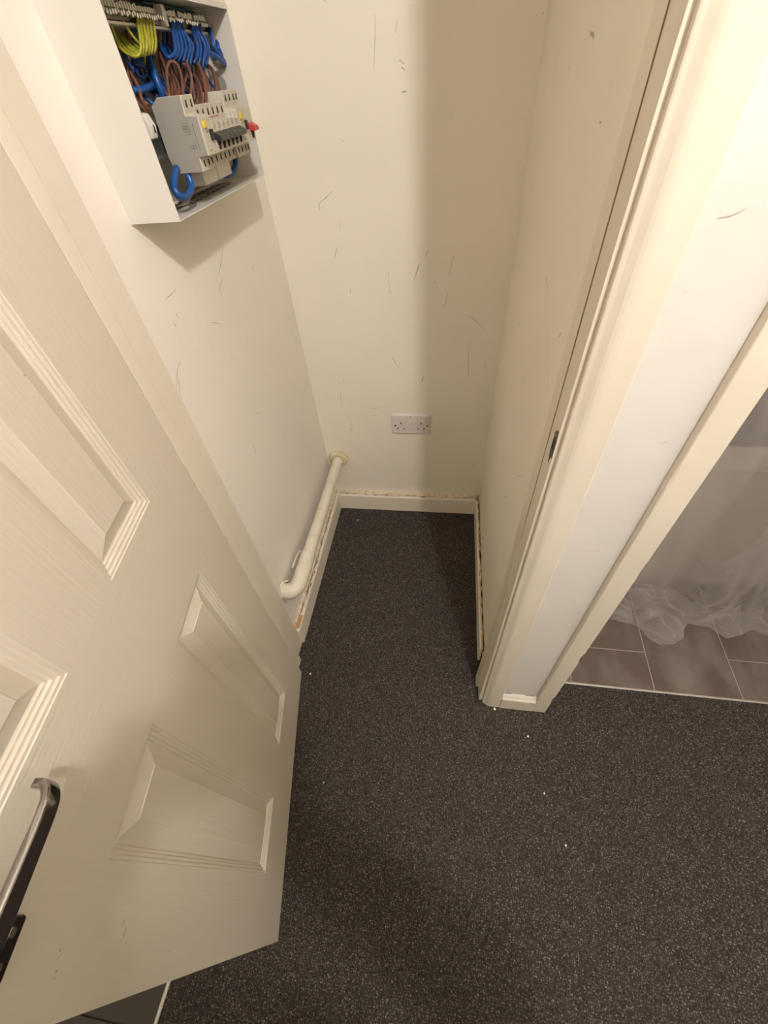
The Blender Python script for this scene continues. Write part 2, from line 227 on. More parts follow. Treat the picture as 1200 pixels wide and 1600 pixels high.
SCUFFS=[('wall_back',0.001,[(-0.1805,1.2695,1.4256),(-0.1833,1.2695,1.394),(-0.1901,1.2695,1.3499)]),('wall_back',0.001,[(-0.1359,1.2695,1.4155),(-0.1407,1.2695,1.3975)]),('wall_back',0.0018,[(-0.1345,1.2695,1.3604),(-0.124,1.2695,1.3542)]),('wall_back',0.0018,[(-0.1309,1.2695,1.3501),(-0.1229,1.2695,1.345)]),('wall_back',0.003,[(-0.1311,1.2695,1.3133),(-0.1227,1.2695,1.3137)]),('wall_back',0.0025,[(-0.2752,1.2695,1.2432),(-0.2738,1.2695,1.242)]),('wall_back',0.0014,[(-0.3123,1.2695,1.1526),(-0.337,1.2695,1.1369),(-0.3524,1.2695,1.1283),(-0.3575,1.2695,1.1108)]),('wall_back',0.001,[(-0.3059,1.2695,1.0875),(-0.3088,1.2695,1.069)]),('wall_back',0.0024,[(-0.0948,1.2695,0.982),(-0.104,1.2695,0.9583),(-0.1117,1.2695,0.9372)]),('wall_back',0.0016,[(-0.0738,1.2695,1.012),(-0.0772,1.2695,0.9938)]),('wall_back',0.0016,[(-0.3225,1.2695,1.0278),(-0.331,1.2695,1.0095),(-0.3368,1.2695,0.997)]),('wall_back',0.0012,[(-0.3008,1.2695,0.9223),(-0.3008,1.2695,0.9083)]),('wall_back',0.0014,[(-0.1877,1.2695,0.7083),(-0.1782,1.2695,0.6882),(-0.1661,1.2695,0.6722)]),('wall_back',0.0022,[(-0.3666,1.2695,0.6275),(-0.3654,1.2695,0.6202)]),('wall_back',0.001,[(-0.3824,1.2695,0.5849),(-0.3891,1.2695,0.5268)]),('wall_back',0.0012,[(-0.2777,1.2695,0.5118),(-0.2393,1.2695,0.515)]),('wall_back',0.0022,[(-0.0827,1.2695,0.6396),(-0.0892,1.2695,0.6302),(-0.0892,1.2695,0.6134)]),('wall_back',0.0025,[(-0.2916,1.2695,0.2),(-0.2864,1.2695,0.1966)]),('wall_back',0.0012,[(-0.3615,1.2695,0.4629),(-0.3616,1.2695,0.4248),(-0.3734,1.2695,0.3942)]),('wall_back',0.0012,[(-0.0145,1.2695,0.9055),(-0.019,1.2695,0.8795),(-0.0241,1.2695,0.8653)]),('wall_back',0.0012,[(-0.0028,1.2695,0.9941),(-0.0127,1.2695,0.9472)]),('wall_back',0.0022,[(-0.0535,1.2695,0.9337),(-0.0516,1.2695,0.9286)]),('wall_back',0.001,[(0.0601,1.2695,0.7647),(0.0591,1.2695,0.7022),(0.0665,1.2695,0.6349)]),('wall_back',0.0014,[(0.1118,1.2695,0.6801),(0.1145,1.2695,0.6734)]),('wall_back',0.001,[(0.0448,1.2695,0.8382),(0.0748,1.2695,0.8171),(0.1021,1.2695,0.7898)]),('wall_back',0.0012,[(0.1153,1.2695,0.269),(0.1084,1.2695,0.2315)]),('wall_back',0.0022,[(0.0774,1.2695,0.3754),(0.08,1.2695,0.3725)]),('wall_back',0.0016,[(-0.2814,1.2695,1.4515),(-0.2768,1.2695,1.4479)]),('wall_back',0.0016,[(0.1476,1.2695,1.4022),(0.145,1.2695,1.3977)]),('wall_back',0.0012,[(0.173,1.2695,1.0424),(0.1791,1.2695,1.0167),(0.1961,1.2695,1.0117)]),('wall_back',0.0012,[(-0.0241,1.2695,1.2701),(-0.021,1.2695,1.2637)]),('wall_back',0.001,[(-0.1857,1.2695,0.961),(-0.1821,1.2695,0.9015)]),('wall_partition',0.003,[(0.1534,0.8082,1.3598),(0.1534,0.7908,1.3582),(0.1534,0.7824,1.3549)]),('wall_partition',0.0016,[(0.1534,0.9073,1.3314),(0.1534,0.9114,1.327)]),('wall_partition',0.002,[(0.1534,0.6555,1.2902),(0.1534,0.6462,1.2903)]),('wall_partition',0.001,[(0.1534,0.6873,1.0484),(0.1534,0.6453,1.0179),(0.1534,0.5947,0.9912)]),('wall_partition',0.0014,[(0.1534,0.5966,1.0811),(0.1534,0.6069,1.0692)]),('wall_partition',0.0014,[(0.1534,0.7828,1.0929),(0.1534,0.7489,1.0865)]),('wall_partition',0.0018,[(0.1534,0.9832,0.9244),(0.1534,0.9624,0.939)]),('wall_partition',0.0014,[(0.1534,0.7869,0.5477),(0.1534,0.764,0.5853),(0.1534,0.7251,0.6223),(0.1534,0.7025,0.6321)]),('wall_partition',0.0012,[(0.1534,0.6692,0.7428),(0.1534,0.6328,0.7777)]),('wall_left',0.0012,[(-0.4865,0.7222,1.112),(-0.4865,0.6995,1.1105),(-0.4865,0.6808,1.11)]),('wall_left',0.0016,[(-0.4865,0.8914,1.0716),(-0.4865,0.8704,1.0636),(-0.4865,0.8668,1.0523)]),('wall_left',0.0012,[(-0.4865,1.0659,1.0507),(-0.4865,1.0499,1.0429)]),('wall_left',0.0014,[(-0.4865,0.7935,1.023),(-0.4865,0.8083,1.0181),(-0.4865,0.8201,1.0091)]),('wall_left',0.0014,[(-0.4865,0.6934,1.0817),(-0.4865,0.6951,1.0732)]),('wall_left',0.0014,[(-0.4865,0.6473,1.0176),(-0.4865,0.6274,1.0071),(-0.4865,0.6062,0.9874)]),('wall_left',0.0014,[(-0.4865,0.6228,0.9971),(-0.4865,0.6087,0.9769),(-0.4865,0.6031,0.963)]),('wall_left',0.003,[(-0.4865,0.843,0.7749),(-0.4865,0.845,0.7716)]),('wall_left',0.0014,[(-0.4865,0.7738,0.7296),(-0.4865,0.7714,0.7109),(-0.4865,0.7704,0.699)]),('wall_left',0.0012,[(-0.4865,1.221,0.7984),(-0.4865,1.2203,0.7801)]),('wall_left',0.0012,[(-0.4865,0.9405,1.1212),(-0.4865,0.9106,1.0998),(-0.4865,0.8827,1.0842)]),('wall_left',0.0012,[(-0.4865,0.9567,0.8231),(-0.4865,0.9693,0.8068)]),('wall_left',0.002,[(-0.4865,0.6768,1.0718),(-0.4865,0.6781,1.0656)]),('wall_front',0.0018,[(0.2173,0.4485,1.1836),(0.2182,0.4485,1.1841)]),('wall_front',0.0012,[(0.2656,0.4485,1.0036),(0.2699,0.4485,1.0058),(0.272,0.4485,1.0098)]),('wall_front',0.0016,[(0.2185,0.4485,1.242),(0.2246,0.4485,1.2426),(0.2309,0.4485,1.2445),(0.2364,0.4485,1.2478)]),('wall_front',0.0022,[(0.2392,0.4485,0.7808),(0.2416,0.4485,0.7793)]),('wall_front',0.0018,[(0.2563,0.4485,0.7808),(0.2597,0.4485,0.7829)])]
# ------------------------------------------------------------------ room dimensions (metres)
XL, XR, YB = -.4868, .1537, 1.2699          # cupboard walls
XLs, XRs, YBs, ZS = -.4629, .1378, 1.2376, .0806   # skirting faces and height
YW, YA = .4490, .4365                        # hall face of the wall, face of the architraves
CEIL = 2.36
def struct(name, bm, m, label, **k):
    o = obj(name, bm, m, None, **k); return tag(o, label, None, None, 'structure')

# ---- floors
fl = struct('floor', bx(-.62, 1.3, -3.0, .5325, -.06, -.002), M['backing'], 'charcoal grey loop pile carpet in the hall and running into the cupboard')
f2 = obj('carpet_backing', bx(XL, XR, .5325, YB, -.06, -.002), M['backing'], fl)
def pile():
    rs = np.random.RandomState(3)
    zones = [(-.552, 1.10, -.62, .5315), (XLs, XRs, .5315, YBs), (-.4705, XLs, .5315, .5830)]
    P = []
    for x0, x1, y0, y1 in zones:
        s = .0044
        xs = np.arange(x0, x1, s); ys = np.arange(y0, y1, s)
        X, Y = np.meshgrid(xs, ys); X = X.ravel() + rs.uniform(-.0014, .0014, X.size); Y = Y.ravel() + rs.uniform(-.0014, .0014, Y.size)
        ok = (X > x0) & (X < x1) & (Y < y1) & ~((X > .1265) & (Y > .435) & (Y < .5335) & (X < .345))
        P.append(np.stack([X[ok], Y[ok]], 1))
    P = np.concatenate(P); n = len(P)
    ang = rs.uniform(0, math.pi, n); w = rs.uniform(.0022, .0034, n); l = w * rs.uniform(1.0, 1.5, n); h = rs.uniform(.0008, .0038, n)
    lean = rs.uniform(-.001, .001, (n, 2))
    co = np.zeros((n, 5, 3), np.float32)
    for k in range(4):
        t = ang + k * math.pi / 2; rr = l if k % 2 == 0 else w
        co[:, k, 0] = P[:, 0] + np.cos(t) * rr; co[:, k, 1] = P[:, 1] + np.sin(t) * rr; co[:, k, 2] = -.0035
    co[:, 4, 0] = P[:, 0] + lean[:, 0]; co[:, 4, 1] = P[:, 1] + lean[:, 1]; co[:, 4, 2] = -.002 + h
    me = bpy.data.meshes.new('carpet_pile')
    me.vertices.add(n * 5); me.vertices.foreach_set('co', co.ravel())
    base = (np.arange(n) * 5)[:, None, None]
    tri = np.array([[0, 1, 4], [1, 2, 4], [2, 3, 4], [3, 0, 4]])[None] + base
    me.loops.add(n * 12); me.loops.foreach_set('vertex_index', tri.ravel().astype(np.int32))
    me.polygons.add(n * 4); me.polygons.foreach_set('loop_start', np.arange(0, n * 12, 3, dtype=np.int32))
    try: me.polygons.foreach_set('loop_total', np.full(n * 4, 3, np.int32))
    except Exception: pass
    me.update(calc_edges=True); me.validate()
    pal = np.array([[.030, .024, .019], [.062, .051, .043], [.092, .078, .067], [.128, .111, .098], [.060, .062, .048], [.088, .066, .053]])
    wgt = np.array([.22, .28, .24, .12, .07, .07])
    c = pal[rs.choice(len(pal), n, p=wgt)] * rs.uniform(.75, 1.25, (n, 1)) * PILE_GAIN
    col = np.ones((n, 5, 4), np.float32); col[:, :, :3] = c[:, None, :]; col[:, :4, :3] *= .5  # tuft feet darkened: shade between tufts is in the colour
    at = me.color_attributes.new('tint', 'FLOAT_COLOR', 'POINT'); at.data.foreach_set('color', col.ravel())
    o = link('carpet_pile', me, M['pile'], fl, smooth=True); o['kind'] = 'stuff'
PILE_GAIN = 1.7
pile()

# ---- walls
wl = struct('wall_left', bx(-.60, XL, .452, 1.40, -.06, CEIL), M['lilac'], 'scuffed off-white left wall of the cupboard, under the open fuse box')
wb = struct('wall_back', bx(-.60, .30, YB, 1.40, -.06, CEIL), M['cream'], 'scuffed cream back wall of the cupboard above the double socket')
def partition():
    bm = bmesh.new(); fs = box(bm, XR, .320, YW, YB, -.06, CEIL)
    for f in bm.faces:
        f.normal_update()
    me_o = obj('wall_right', bm, [M['cream'], M['white'], M['bathwall']])
    for p in me_o.data.polygons:
        if p.center.y < YW + .001: p.material_index = 1
        if p.center.x > .319: p.material_index = 2
    return tag(me_o, 'cream partition with a narrow white front strip between the two door frames', None, None, 'structure')
wr = partition()
struct('wall_hall_left', bx(-.66, -.545, -.12, .452, -.06, CEIL), M['cream'], 'cream hall wall hidden behind the open door')
struct('wall_hall_left_far', bx(-.66, -.545, -3.0, -.95, -.06, CEIL), M['cream'], 'cream hall wall beyond the dark tiled doorway')
struct('wall_hall_back', bx(-.66, 1.42, -3.12, -3.0, -.06, CEIL), M['cream'], 'cream hall wall behind the viewer')
struct('wall_hall_right', bx(1.3, 1.42, -3.0, 1.8, -.06, CEIL), M['cream'], 'cream wall at the right end of the hall')
struct('wall_hall_front', bx(1.10, 1.3, YW, .58, -.06, CEIL), M['white'], 'white hall wall right of the bathroom opening')
struct('wall_over_openings', bx(-.60, 1.10, YW, .58, 2.04, CEIL), M['white'], 'white wall above the two door openings')
struct('wall_bathroom_back', bx(.30, 1.42, 1.45, 1.55, -.06, CEIL), M['bathwall'], 'grey bathroom wall behind the plastic sheet')
struct('ceiling', bx(-1.6, 1.42, -3.12, 1.55, CEIL, CEIL + .08), M['ceiling'], 'plain white ceiling')
# kitchen side through the doorway at lower left
struct('floor_kitchen', bx(-1.6, -.62, -1.42, .45, -.06, -.004), M['slate'], 'dark grey tiled floor beyond the metal strip at lower left')
fk = bpy.data.objects['floor_kitchen']
for i in range(3):
    for j in range(5):
        x1 = -.5615 - i * .333; y0 = -1.30 + j * .333
        o = obj('tile', bx(x1 - .330, x1, y0, y0 + .330, -.004, .0005), M['slate'], fk, bevel=.0008)
struct('wall_kitchen', bx(-1.7, -1.6, -1.42, .45, -.06, CEIL), M['cream'], 'cream kitchen wall')
struct('wall_kitchen_side', bx(-1.6, -.66, .40, .50, -.06, CEIL), M['cream'], 'cream kitchen side wall')
struct('wall_kitchen_rear', bx(-1.6, -.66, -1.42, -1.32, -.06, CEIL), M['cream'], 'cream kitchen rear wall')

# ---- scuff marks on the walls (thin smears of dirt lying on the paint)
wmap = {'wall_back': (wb, (0, -1, 0)), 'wall_left': (wl, (1, 0, 0)), 'wall_partition': (wr, (-1, 0, 0)), 'wall_front': (wr, (0, -1, 0))}
for key, (par, nrm) in wmap.items():
    bm = bmesh.new(); nrm = Vector(nrm)
    for wname, wd_, pts in SCUFFS:
        if wname != key: continue
        P = catmull(pts, 4) if len(pts) > 2 else [Vector(p) for p in pts]
        n = len(P); prev = None
        for i, p in enumerate(P):
            d = P[min(i + 1, n - 1)] - P[max(i - 1, 0)]; s_ = nrm.cross(d).normalized()
            hw = wd_ * (.34 if key == 'wall_front' else .62) * (.35 + .65 * math.sin(math.pi * (i + .5) / n)) * rnd.uniform(.7, 1.2)
            a = bm.verts.new(p + s_ * hw + nrm * .0003); b = bm.verts.new(p - s_ * hw + nrm * .0003)
            if prev: bm.faces.new((prev[0], a, b, prev[1]))
            prev = (a, b)
    o = obj('scuff_marks', bm, M['scuff'], par); o['kind'] = 'stuff'

# ---- skirting with its broken line of sealant
def skirt(name, p0, p1, nrm, h, th, label, gap_w=.006, seed=1, chip=None):
    """p0->p1 along the wall at the FACE of the board, nrm points to the wall"""
    p0 = Vector(p0); p1 = Vector(p1); n = Vector(nrm); d = (p1 - p0); Ln = d.length; d.normalize()
    bm = bmesh.new()
    A = [(0, -.01), (0, h - .004), (.0015, h - .001), (.004, h), (th, h), (th, -.01)]
    r0 = [bm.verts.new(p0 + n * a + Vector((0, 0, z))) for a, z in A]; r1 = [bm.verts.new(p1 + n * a + Vector((0, 0, z))) for a, z in A]
    bm.faces.new(r0); bm.faces.new(r1[::-1])
    for i in range(6): bm.faces.new((r0[i], r1[i], r1[(i + 1) % 6], r0[(i + 1) % 6]))
    base = struct(name, bm, M['skirt'], label)
    # ragged sealant crust on the top, with open cracks
    N = int(Ln / .004); bm = bmesh.new(); prev = None
    full = gap_w
    for i in range(N + 1):
        s = i * Ln / N; q = noise.noise(Vector((s * 34, seed * 7.1, 0))); q2 = noise.noise(Vector((s * 120, seed * 3.3, 5)))
        a0 = .0035 + .0012 * q2; a1 = .011 + .004 * q + .002 * q2
        zt = h + .0022 + .0016 * noise.noise(Vector((s * 90, 2, seed)))
        pr = [(a0, h - .001), (a0 + .001, zt), ((a0 + a1) / 2, zt + .0012 * q2), (a1 - .0008, zt - .0003), (a1, h - .004)]
        ring = [bm.verts.new(p0 + d * s + n * a + Vector((0, 0, z))) for a, z in pr]
        if prev:
            for j in range(4): bm.faces.new((prev[j], prev[j + 1], ring[j + 1], ring[j]))
        prev = ring
    c = obj('sealant_bead', bm, M['filler' if chip == 'dirty' else 'skirt'], base); c['kind'] = 'stuff'
    bm = bmesh.new(); prev = None
    for i in range(N + 1):
        s = i * Ln / N; q = noise.noise(Vector((s * 26, seed * 5.7, 9))); q2 = noise.noise(Vector((s * 140, seed, 15)))
        a0 = .0140 + .0030 * q + .0015 * q2; a1 = full + .002
        zt = h + .0012 + .0016 * noise.noise(Vector((s * 60, 8, seed)))
        pr = [(a0, h - .008), (a0 + .0006, zt - .0005), (a0 + .003, zt + .0006), (a1, zt + .002 + .002 * q)]
        ring = [bm.verts.new(p0 + d * s + n * a + Vector((0, 0, z))) for a, z in pr]
        if prev:
            for j in range(3): bm.faces.new((prev[j], prev[j + 1], ring[j + 1], ring[j]))
        prev = ring
    c = obj('plaster_edge', bm, M['filler'], base); c['kind'] = 'stuff'
    bm = bmesh.new()
    a = [p0 + n * .004, p1 + n * .004, p1 + n * full, p0 + n * full]
    lo = [bm.verts.new(v + Vector((0, 0, h - .012))) for v in a]; bm.faces.new(lo)
    bx_ = obj('dark_gap', bm, M['gap'], base)
    # flaked holes through the paint
    bm = bmesh.new(); r = random.Random(seed * 11)
    for k in range(int(Ln / .024)):
        s = r.uniform(.01, Ln - .01); ln = r.uniform(.003, .015); w = r.uniform(.0006, .0018); a = r.choice([r.uniform(.004, .011), r.uniform(.009, .016)])
        pts = []
        for m_ in range(8):
            t = m_ / 8 * 2 * math.pi; rr = r.uniform(.6, 1.2)
            pts.append(bm.verts.new(p0 + d * (s + ln * math.cos(t) * rr) + n * (a + w * math.sin(t) * rr) + Vector((0, 0, h + .0046))))
        bm.faces.new(pts)
    c = obj('flaked_holes', bm, M['barewood'] if chip == 'dirty' else M['flakehole'], base); c['kind'] = 'stuff'
    return base
bl = skirt('baseboard_left', (XLs, .5828, 0), (XLs, YB, 0), (-1, 0, 0), ZS, .010, 'cream skirting board under the white pipe, its top edge cracked', XLs - XL, 1, 'y')
bb = skirt('baseboard_back', (XLs, YBs, 0), (XRs, YBs, 0), (0, 1, 0), ZS, .010, 'cream skirting board below the double socket, sealant split along its top', YB - YBs, 2)
br = skirt('baseboard_right', (XRs, YBs, 0), (XRs, .5790, 0), (1, 0, 0), ZS, .008, 'cream skirting board along the partition, sealant flaking to brown', XR - XRs, 3, 'dirty')
# end of the left board, paint gone from the timber
bm = bmesh.new()
N = 9; top = []
for i in range(N):
    t = i / (N - 1); top.append((-.4640 - .0005 * rnd.random(), .592 + .048 * t))
back = [(-.4790 + rnd.uniform(-.0015, .0015), .592 + .048 * i / (N - 1)) for i in range(N)]
A = [bm.verts.new((x, y, ZS + .0052)) for x, y in top]; B = [bm.verts.new((x, y, ZS + .0050)) for x, y in back]
for i in range(N - 1): bm.faces.new((A[i], A[i + 1], B[i + 1], B[i]))
bmesh.ops.solidify(bm, geom=bm.faces[:], thickness=-.002)
obj('bare_timber_patch', bm, M['barewood'], bl)
# little skirting between the two architraves
bm = bmesh.new()
prism(bm, [(YA - .001, -.01), (YA - .001, .066), (YA + .0005, .0695), (YW - .001, .088), (YW + .003, .088), (YW + .003, -.01)], 'x', .2005, .2955)
b4 = struct('baseboard_front', bm, M['gloss'], 'short stub of cream skirting between the two door frames', bevel=.0012)
bm = bmesh.new(); prev = None
for i in range(25):
    x = .2012 + i * .0939 / 24; q = noise.noise(Vector((x * 160, 0, 3)))
    ring = [bm.verts.new((x, YA + .0005 + .0006 * q, .0705)), bm.verts.new((x, YA + .005, .0760 + .0012 * q)), bm.verts.new((x, YW - .0018, .0885 + .001 * q)), bm.verts.new((x, YW - .0002, .0905 + .0015 * q))]
    if prev:
        for j in range(3): bm.faces.new((prev[j], prev[j + 1], ring[j + 1], ring[j]))
    prev = ring
obj('paint_crust', bm, M['flake'], b4)
bm = bmesh.new()
for x0, x1 in ((.206, .222), (.262, .288)):
    box(bm, x0, x1, YW - .0012, YW - .0004, .0905, .0925)
obj('crack', bm, M['gap'], b4)

# ---- cupboard door frame
tf = empty('trim_1', (.14, .45, 0), label='cream painted frame of the cupboard doorway with moulded architrave', kind='structure')
B1 = (.14, .45, 0)
def fpart(name, bm, m=None, root=tf, base=B1, **k): return shift_to(obj(name, bm, m or M['gloss'], root, **k), base)
def bow(z): return 1 - math.exp(-max(z, 0) / .35)
def bowed(x0, dx, xb, y0, y1, z1, wob=0, n=90):
    bm = bmesh.new(); prev = None
    for i in range(n + 1):
        z = -.01 + (z1 + .01) * i / n; x = x0 + dx * bow(z)
        ring = [bm.verts.new(p) for p in ((x + .0012, y0, z), (x, y0 + .0010, z), (x, y1 - .0022, z), (x + .0006, y1 - .0006, z), (x + .0030, y1, z), (xb, y1, z), (xb, y0, z))]
        if prev:
            for j in range(7): bm.faces.new((prev[j], prev[(j + 1) % 7], ring[(j + 1) % 7], ring[j]))
        else: bm.faces.new(ring)
        prev = ring
    bm.faces.new(prev[::-1]); return bm
def lining_right():
    # rebate face, hall edge worn wavy
    bm = bmesh.new(); n = 90; prev = None
    for i in range(n + 1):
        z = -.01 + 2.03 * i / n
        q = noise.noise(Vector((z * 9, 3, 0))) * .0011 + (noise.noise(Vector((z * 60, 1, 4))) * .0006)
        k = .1388 + .0060 * bow(z); pr = [(k + max(0, q), .4535), (k, .4560), (k, .5180), (XR + .002, .5180), (XR + .002, .4535)]
        ring = [bm.verts.new((x, y, z)) for x, y in pr]
        if prev:
            for j in range(5): bm.faces.new((prev[j], prev[(j + 1) % 5], ring[(j + 1) % 5], ring[j]))
        else: bm.faces.new(ring)
        prev = ring
    bm.faces.new(prev[::-1]); return bm
fpart('door_lining', lining_right())
fpart('door_stop', bowed(.1310, .0124, XR + .002, .4920, .5250, 2.0))
fpart('crack', bx(.1436, .1449, .4914, .4920, .75, 2.0), M['crackline'])
fpart('door_lining', bx(-.4870, -.4700, .4535, .5830, -.01, 2.02), bevel=.001)
fpart('door_stop', bx(-.4701, -.4572, .4957, .5215, -.01, 2.0), bevel=.0015)
fpart('door_lining', bx(-.4700, .1400, .4535, .5830, 1.995, 2.02))
fpart('door_stop', bx(-.457, .128, .4963, .5250, 1.98, 1.995))
# moulded architrave: profile across x, thickness in y
AP = [(0, YW + .004), (0, YA + .0095), (.0012, YA + .0086), (.0050, YA + .0072), (.0085, YA + .0050), (.0120, YA + .0026), (.0160, YA + .0010), (.0200, YA + .0003), (.0240, YA), (.0475, YA), (.0495, YA + .0012), (.0500, YA + .003), (.0500, YW + .004)]
def architrave(x, s, z0=-.01, z1=2.06):
    bm = bmesh.new(); prism(bm, [(x + s * a, y) for a, y in AP], 'z', z0, z1); return bm
fpart('architrave', architrave(.1500, 1))
fpart('architrave', architrave(-.4800, -1))
bm = bmesh.new(); prism(bm, [(y, 2.01 + a) for a, y in AP], 'x', -.53, .20); fpart('architrave', bm)
# chipped latch plate hollow
bm = bmesh.new()
zs = [(.4580, 1.0135), (.4695, 1.0065), (.4705, .9720), (.4640, .9560), (.4600, .9700), (.4430 + .012, .9700), (.4550, .9985), (.4575, 1.0010)]
prism(bm, zs, 'x', .1438, .1452); sp = fpart('strike_plate', bm, M['steel'])
sp['label'] = 'dull steel latch plate'
bm = bmesh.new(); box(bm, .1434, .1439, .4590, .4672, .9800, .9960); hole = obj('latch_hole', bm, M['dark'], sp)
bm = bmesh.new(); cyl(bm, (.1438, .4635, 1.003), (.1434, .4635, 1.003), .0022, n=12); obj('screw', bm, M['screw'], sp)

# ---- bathroom door frame
t2 = empty('trim_2', (.317, .45, 0), label='plain square cream door frame of the bathroom, right of the narrow white strip', kind='structure')
B2 = (.317, .45, 0)
def arch2():
    bm = bmesh.new(); n = 120; prev = None
    for i in range(n + 1):
        z = -.01 + 2.06 * i / n
        q = max(0, noise.noise(Vector((z * 14, 8, 2))) - .28) * .008
        g = max(0, noise.noise(Vector((z * 11, 2, 6))) - .42) * .008
        pr = [(.2955, YW + .003), (.2955, YA + .001 + g * .4), (.2966 + g, YA), (.3338 - q, YA), (.3349 - q, YA + .001), (.3349, YW + .003)]
        ring = [bm.verts.new((x, y, z)) for x, y in pr]
        if prev:
            for j in range(6): bm.faces.new((prev[j], prev[(j + 1) % 6], ring[(j + 1) % 6], ring[j]))
        else: bm.faces.new(ring)
        prev = ring
    bm.faces.new(prev[::-1]); return bm
def f2p(name, bm, m=None, **k): return shift_to(obj(name, bm, m or M['gloss'], t2, **k), B2)
f2p('architrave', arch2())
f2p('door_lining', bx(.318, .3365, YW - .001, .585, -.01, 2.02))
f2p('door_lining', bx(1.08, 1.10, YW - .001, .585, -.01, 2.02))
f2p('door_lining', bx(.3365, 1.08, YW - .001, .585, 2.0, 2.02))
f2p('architrave', bx(1.082, 1.125, YA, YW + .001, -.01, 2.05), bevel=.001)
f2p('architrave', bx(.2955, 1.125, YA + .0005, YW + .001, 2.0, 2.045), bevel=.001)

# ---- bathroom floor, tile by tile
fb = struct('floor_bathroom', bx(.32, 1.3, .5325, 1.5, -.06, -.0006), M['grout'], 'brown stone effect tiles with pale joints beyond the metal strip')
g = .0011
tx = [.430, .6735, .9175, 1.1615, 1.4055]; skew = .045
def tile(x0, x1, y0, y1):
    x0c, x1c = max(x0, .322), min(x1, 1.30)
    if x1c - x0c < .01: return
    bm = bmesh.new()
    def pt(x, y): return (x + (y - .60) * skew, y)
    poly = [pt(x0c + g, y0 + g), pt(x1c - g, y0 + g), pt(x1c - g, y1 - g), pt(x0c + g, y1 - g)]
    prism(bm, poly, 'z', -.0035, rnd.uniform(.0001, .0005))
    obj('tile', bm, M['tile'], fb, bevel=.0003, seg=1)
cols = [.1860] + tx
for i in range(len(cols) - 1):
    off = .6585 if i % 2 == 1 else .9025
    if i == 3: off = .6585
    if i == 2: off = .9025
    ys = [.5360] + [y for y in (off - .488, off, off + .488) if .545 < y < 1.44] + [1.45]
    for a, b in zip(ys[:-1], ys[1:]): tile(cols[i], cols[i + 1], a, b)
# ---- threshold strips
bm = bmesh.new(); prism(bm, [(.5305, -.003), (.5305, .0012), (.5322, .0026), (.5350, .0026), (.5366, .0010), (.5366, -.003)], 'x', .3365, 1.08)
tag(obj('threshold_strip', bm, M['alu']), 'silver metal strip between the carpet and the brown bathroom tiles', 'strip')
bm = bmesh.new(); prism(bm, [(-.5610, -.003), (-.5610, .0012), (-.5590, .0030), (-.5555, .0030), (-.5535, .0010), (-.5535, -.003)], 'y', -.95, -.12)
tag(obj('threshold_strip', bm, M['alu']), 'silver metal strip beside dark tiles below the open door', 'strip')

# ---- moulded six panel door, standing open
DX, DY, DA = -.4429, .4774, .183
DW, DH, DT, DZ = .6243, 1.975, .035, .0035
door = empty('door_1', (DX, DY, 0), label='cream six panel cupboard door with embossed grain, standing open on the left', kind='structure')
dd = Vector((math.sin(DA), -math.cos(DA), 0)); dn = Vector((math.cos(DA), math.sin(DA), 0))
# local frame: x along the door from the hinge, y = into the room (face normal), z up
door.matrix_world = Matrix(((dd.x, dn.x, 0, DX), (dd.y, dn.y, 0, DY), (0, 0, 1, 0), (0, 0, 0, 1)))
# (dd x z gives -dn: mirrored frame, so build local y as -normal instead)
door.matrix_world = Matrix(((dd.x, -dn.x, 0, DX), (dd.y, -dn.y, 0, DY), (0, 0, 1, 0), (0, 0, 0, 1)))
CX = [(.1190, .2560), (.3690, .5090)]; CZ = [(.1660, .7722), (.9490, 1.545), (1.645, 1.845)]
def door_slab():
    bm = bmesh.new()
    xs = [0, CX[0][0], CX[0][1], CX[1][0], CX[1][1], DW]; zs = [DZ] + [z for c in CZ for z in c] + [DH]
    for side in (0, 1):
        y = 0 if side == 0 else DT
        V = {}
        for i, x in enumerate(xs):
            for j, z in enumerate(zs): V[i, j] = bm.verts.new((x, y, z))
        for i in range(5):
            for j in range(len(zs) - 1):
                if side == 0 and i in (1, 3) and j in (1, 3, 5): continue
                f = [V[i, j], V[i + 1, j], V[i + 1, j + 1], V[i, j + 1]]
                bm.faces.new(f if side == 0 else f[::-1])
    n = len(zs) - 1
    def q(a, b, c, d): bm.faces.new([bm.verts.new(p) for p in (a, b, c, d)])
    q((0, 0, DZ), (0, 0, DH), (0, DT, DH), (0, DT, DZ)); q((DW, 0, DZ), (DW, DT, DZ), (DW, DT, DH), (DW, 0, DH))
    q((0, 0, DZ), (0, DT, DZ), (DW, DT, DZ), (DW, 0, DZ)); q((0, 0, DH), (DW, 0, DH), (DW, DT, DH), (0, DT, DH))
    return bm
def in_door(name, bm, m, parent=None, **k):
    return obj(name, bm, m, parent or door, **k)
leaf = in_door('door_leaf', door_slab(), [M['doorpaint'], M['doorpaint_rail']])
for p in leaf.data.polygons:
    c = p.center
    if CX[0][0] < c.x < CX[1][1] and abs(c.y) < .001 and not any(a < c.z < b for a, b in CZ): p.material_index = 1
PROF = [(0, 0), (.0008, .0014), (.0045, .0016), (.0052, .0034), (.0062, .0040), (.0095, .0042), (.0102, .0062), (.0112, .0068), (.0140, .0070), (.0148, .0092), (.0165, .0096), (.0390, .0022), (.0402, .0010), (.0415, .0010)]
for cx in CX:
    for cz in CZ:
        bm = bmesh.new(); prev = None
        for a, dpt in PROF:
            ring = [bm.verts.new(p) for p in ((cx[0] + a, dpt, cz[0] + a), (cx[1] - a, dpt, cz[0] + a), (cx[1] - a, dpt, cz[1] - a), (cx[0] + a, dpt, cz[1] - a))]
            if prev:
                for j in range(4): bm.faces.new((prev[j], prev[(j + 1) % 4], ring[(j + 1) % 4], ring[j]))
            prev = ring
        bm.faces.new(prev)
        in_door('moulded_panel', bm, M['doorpaint'])
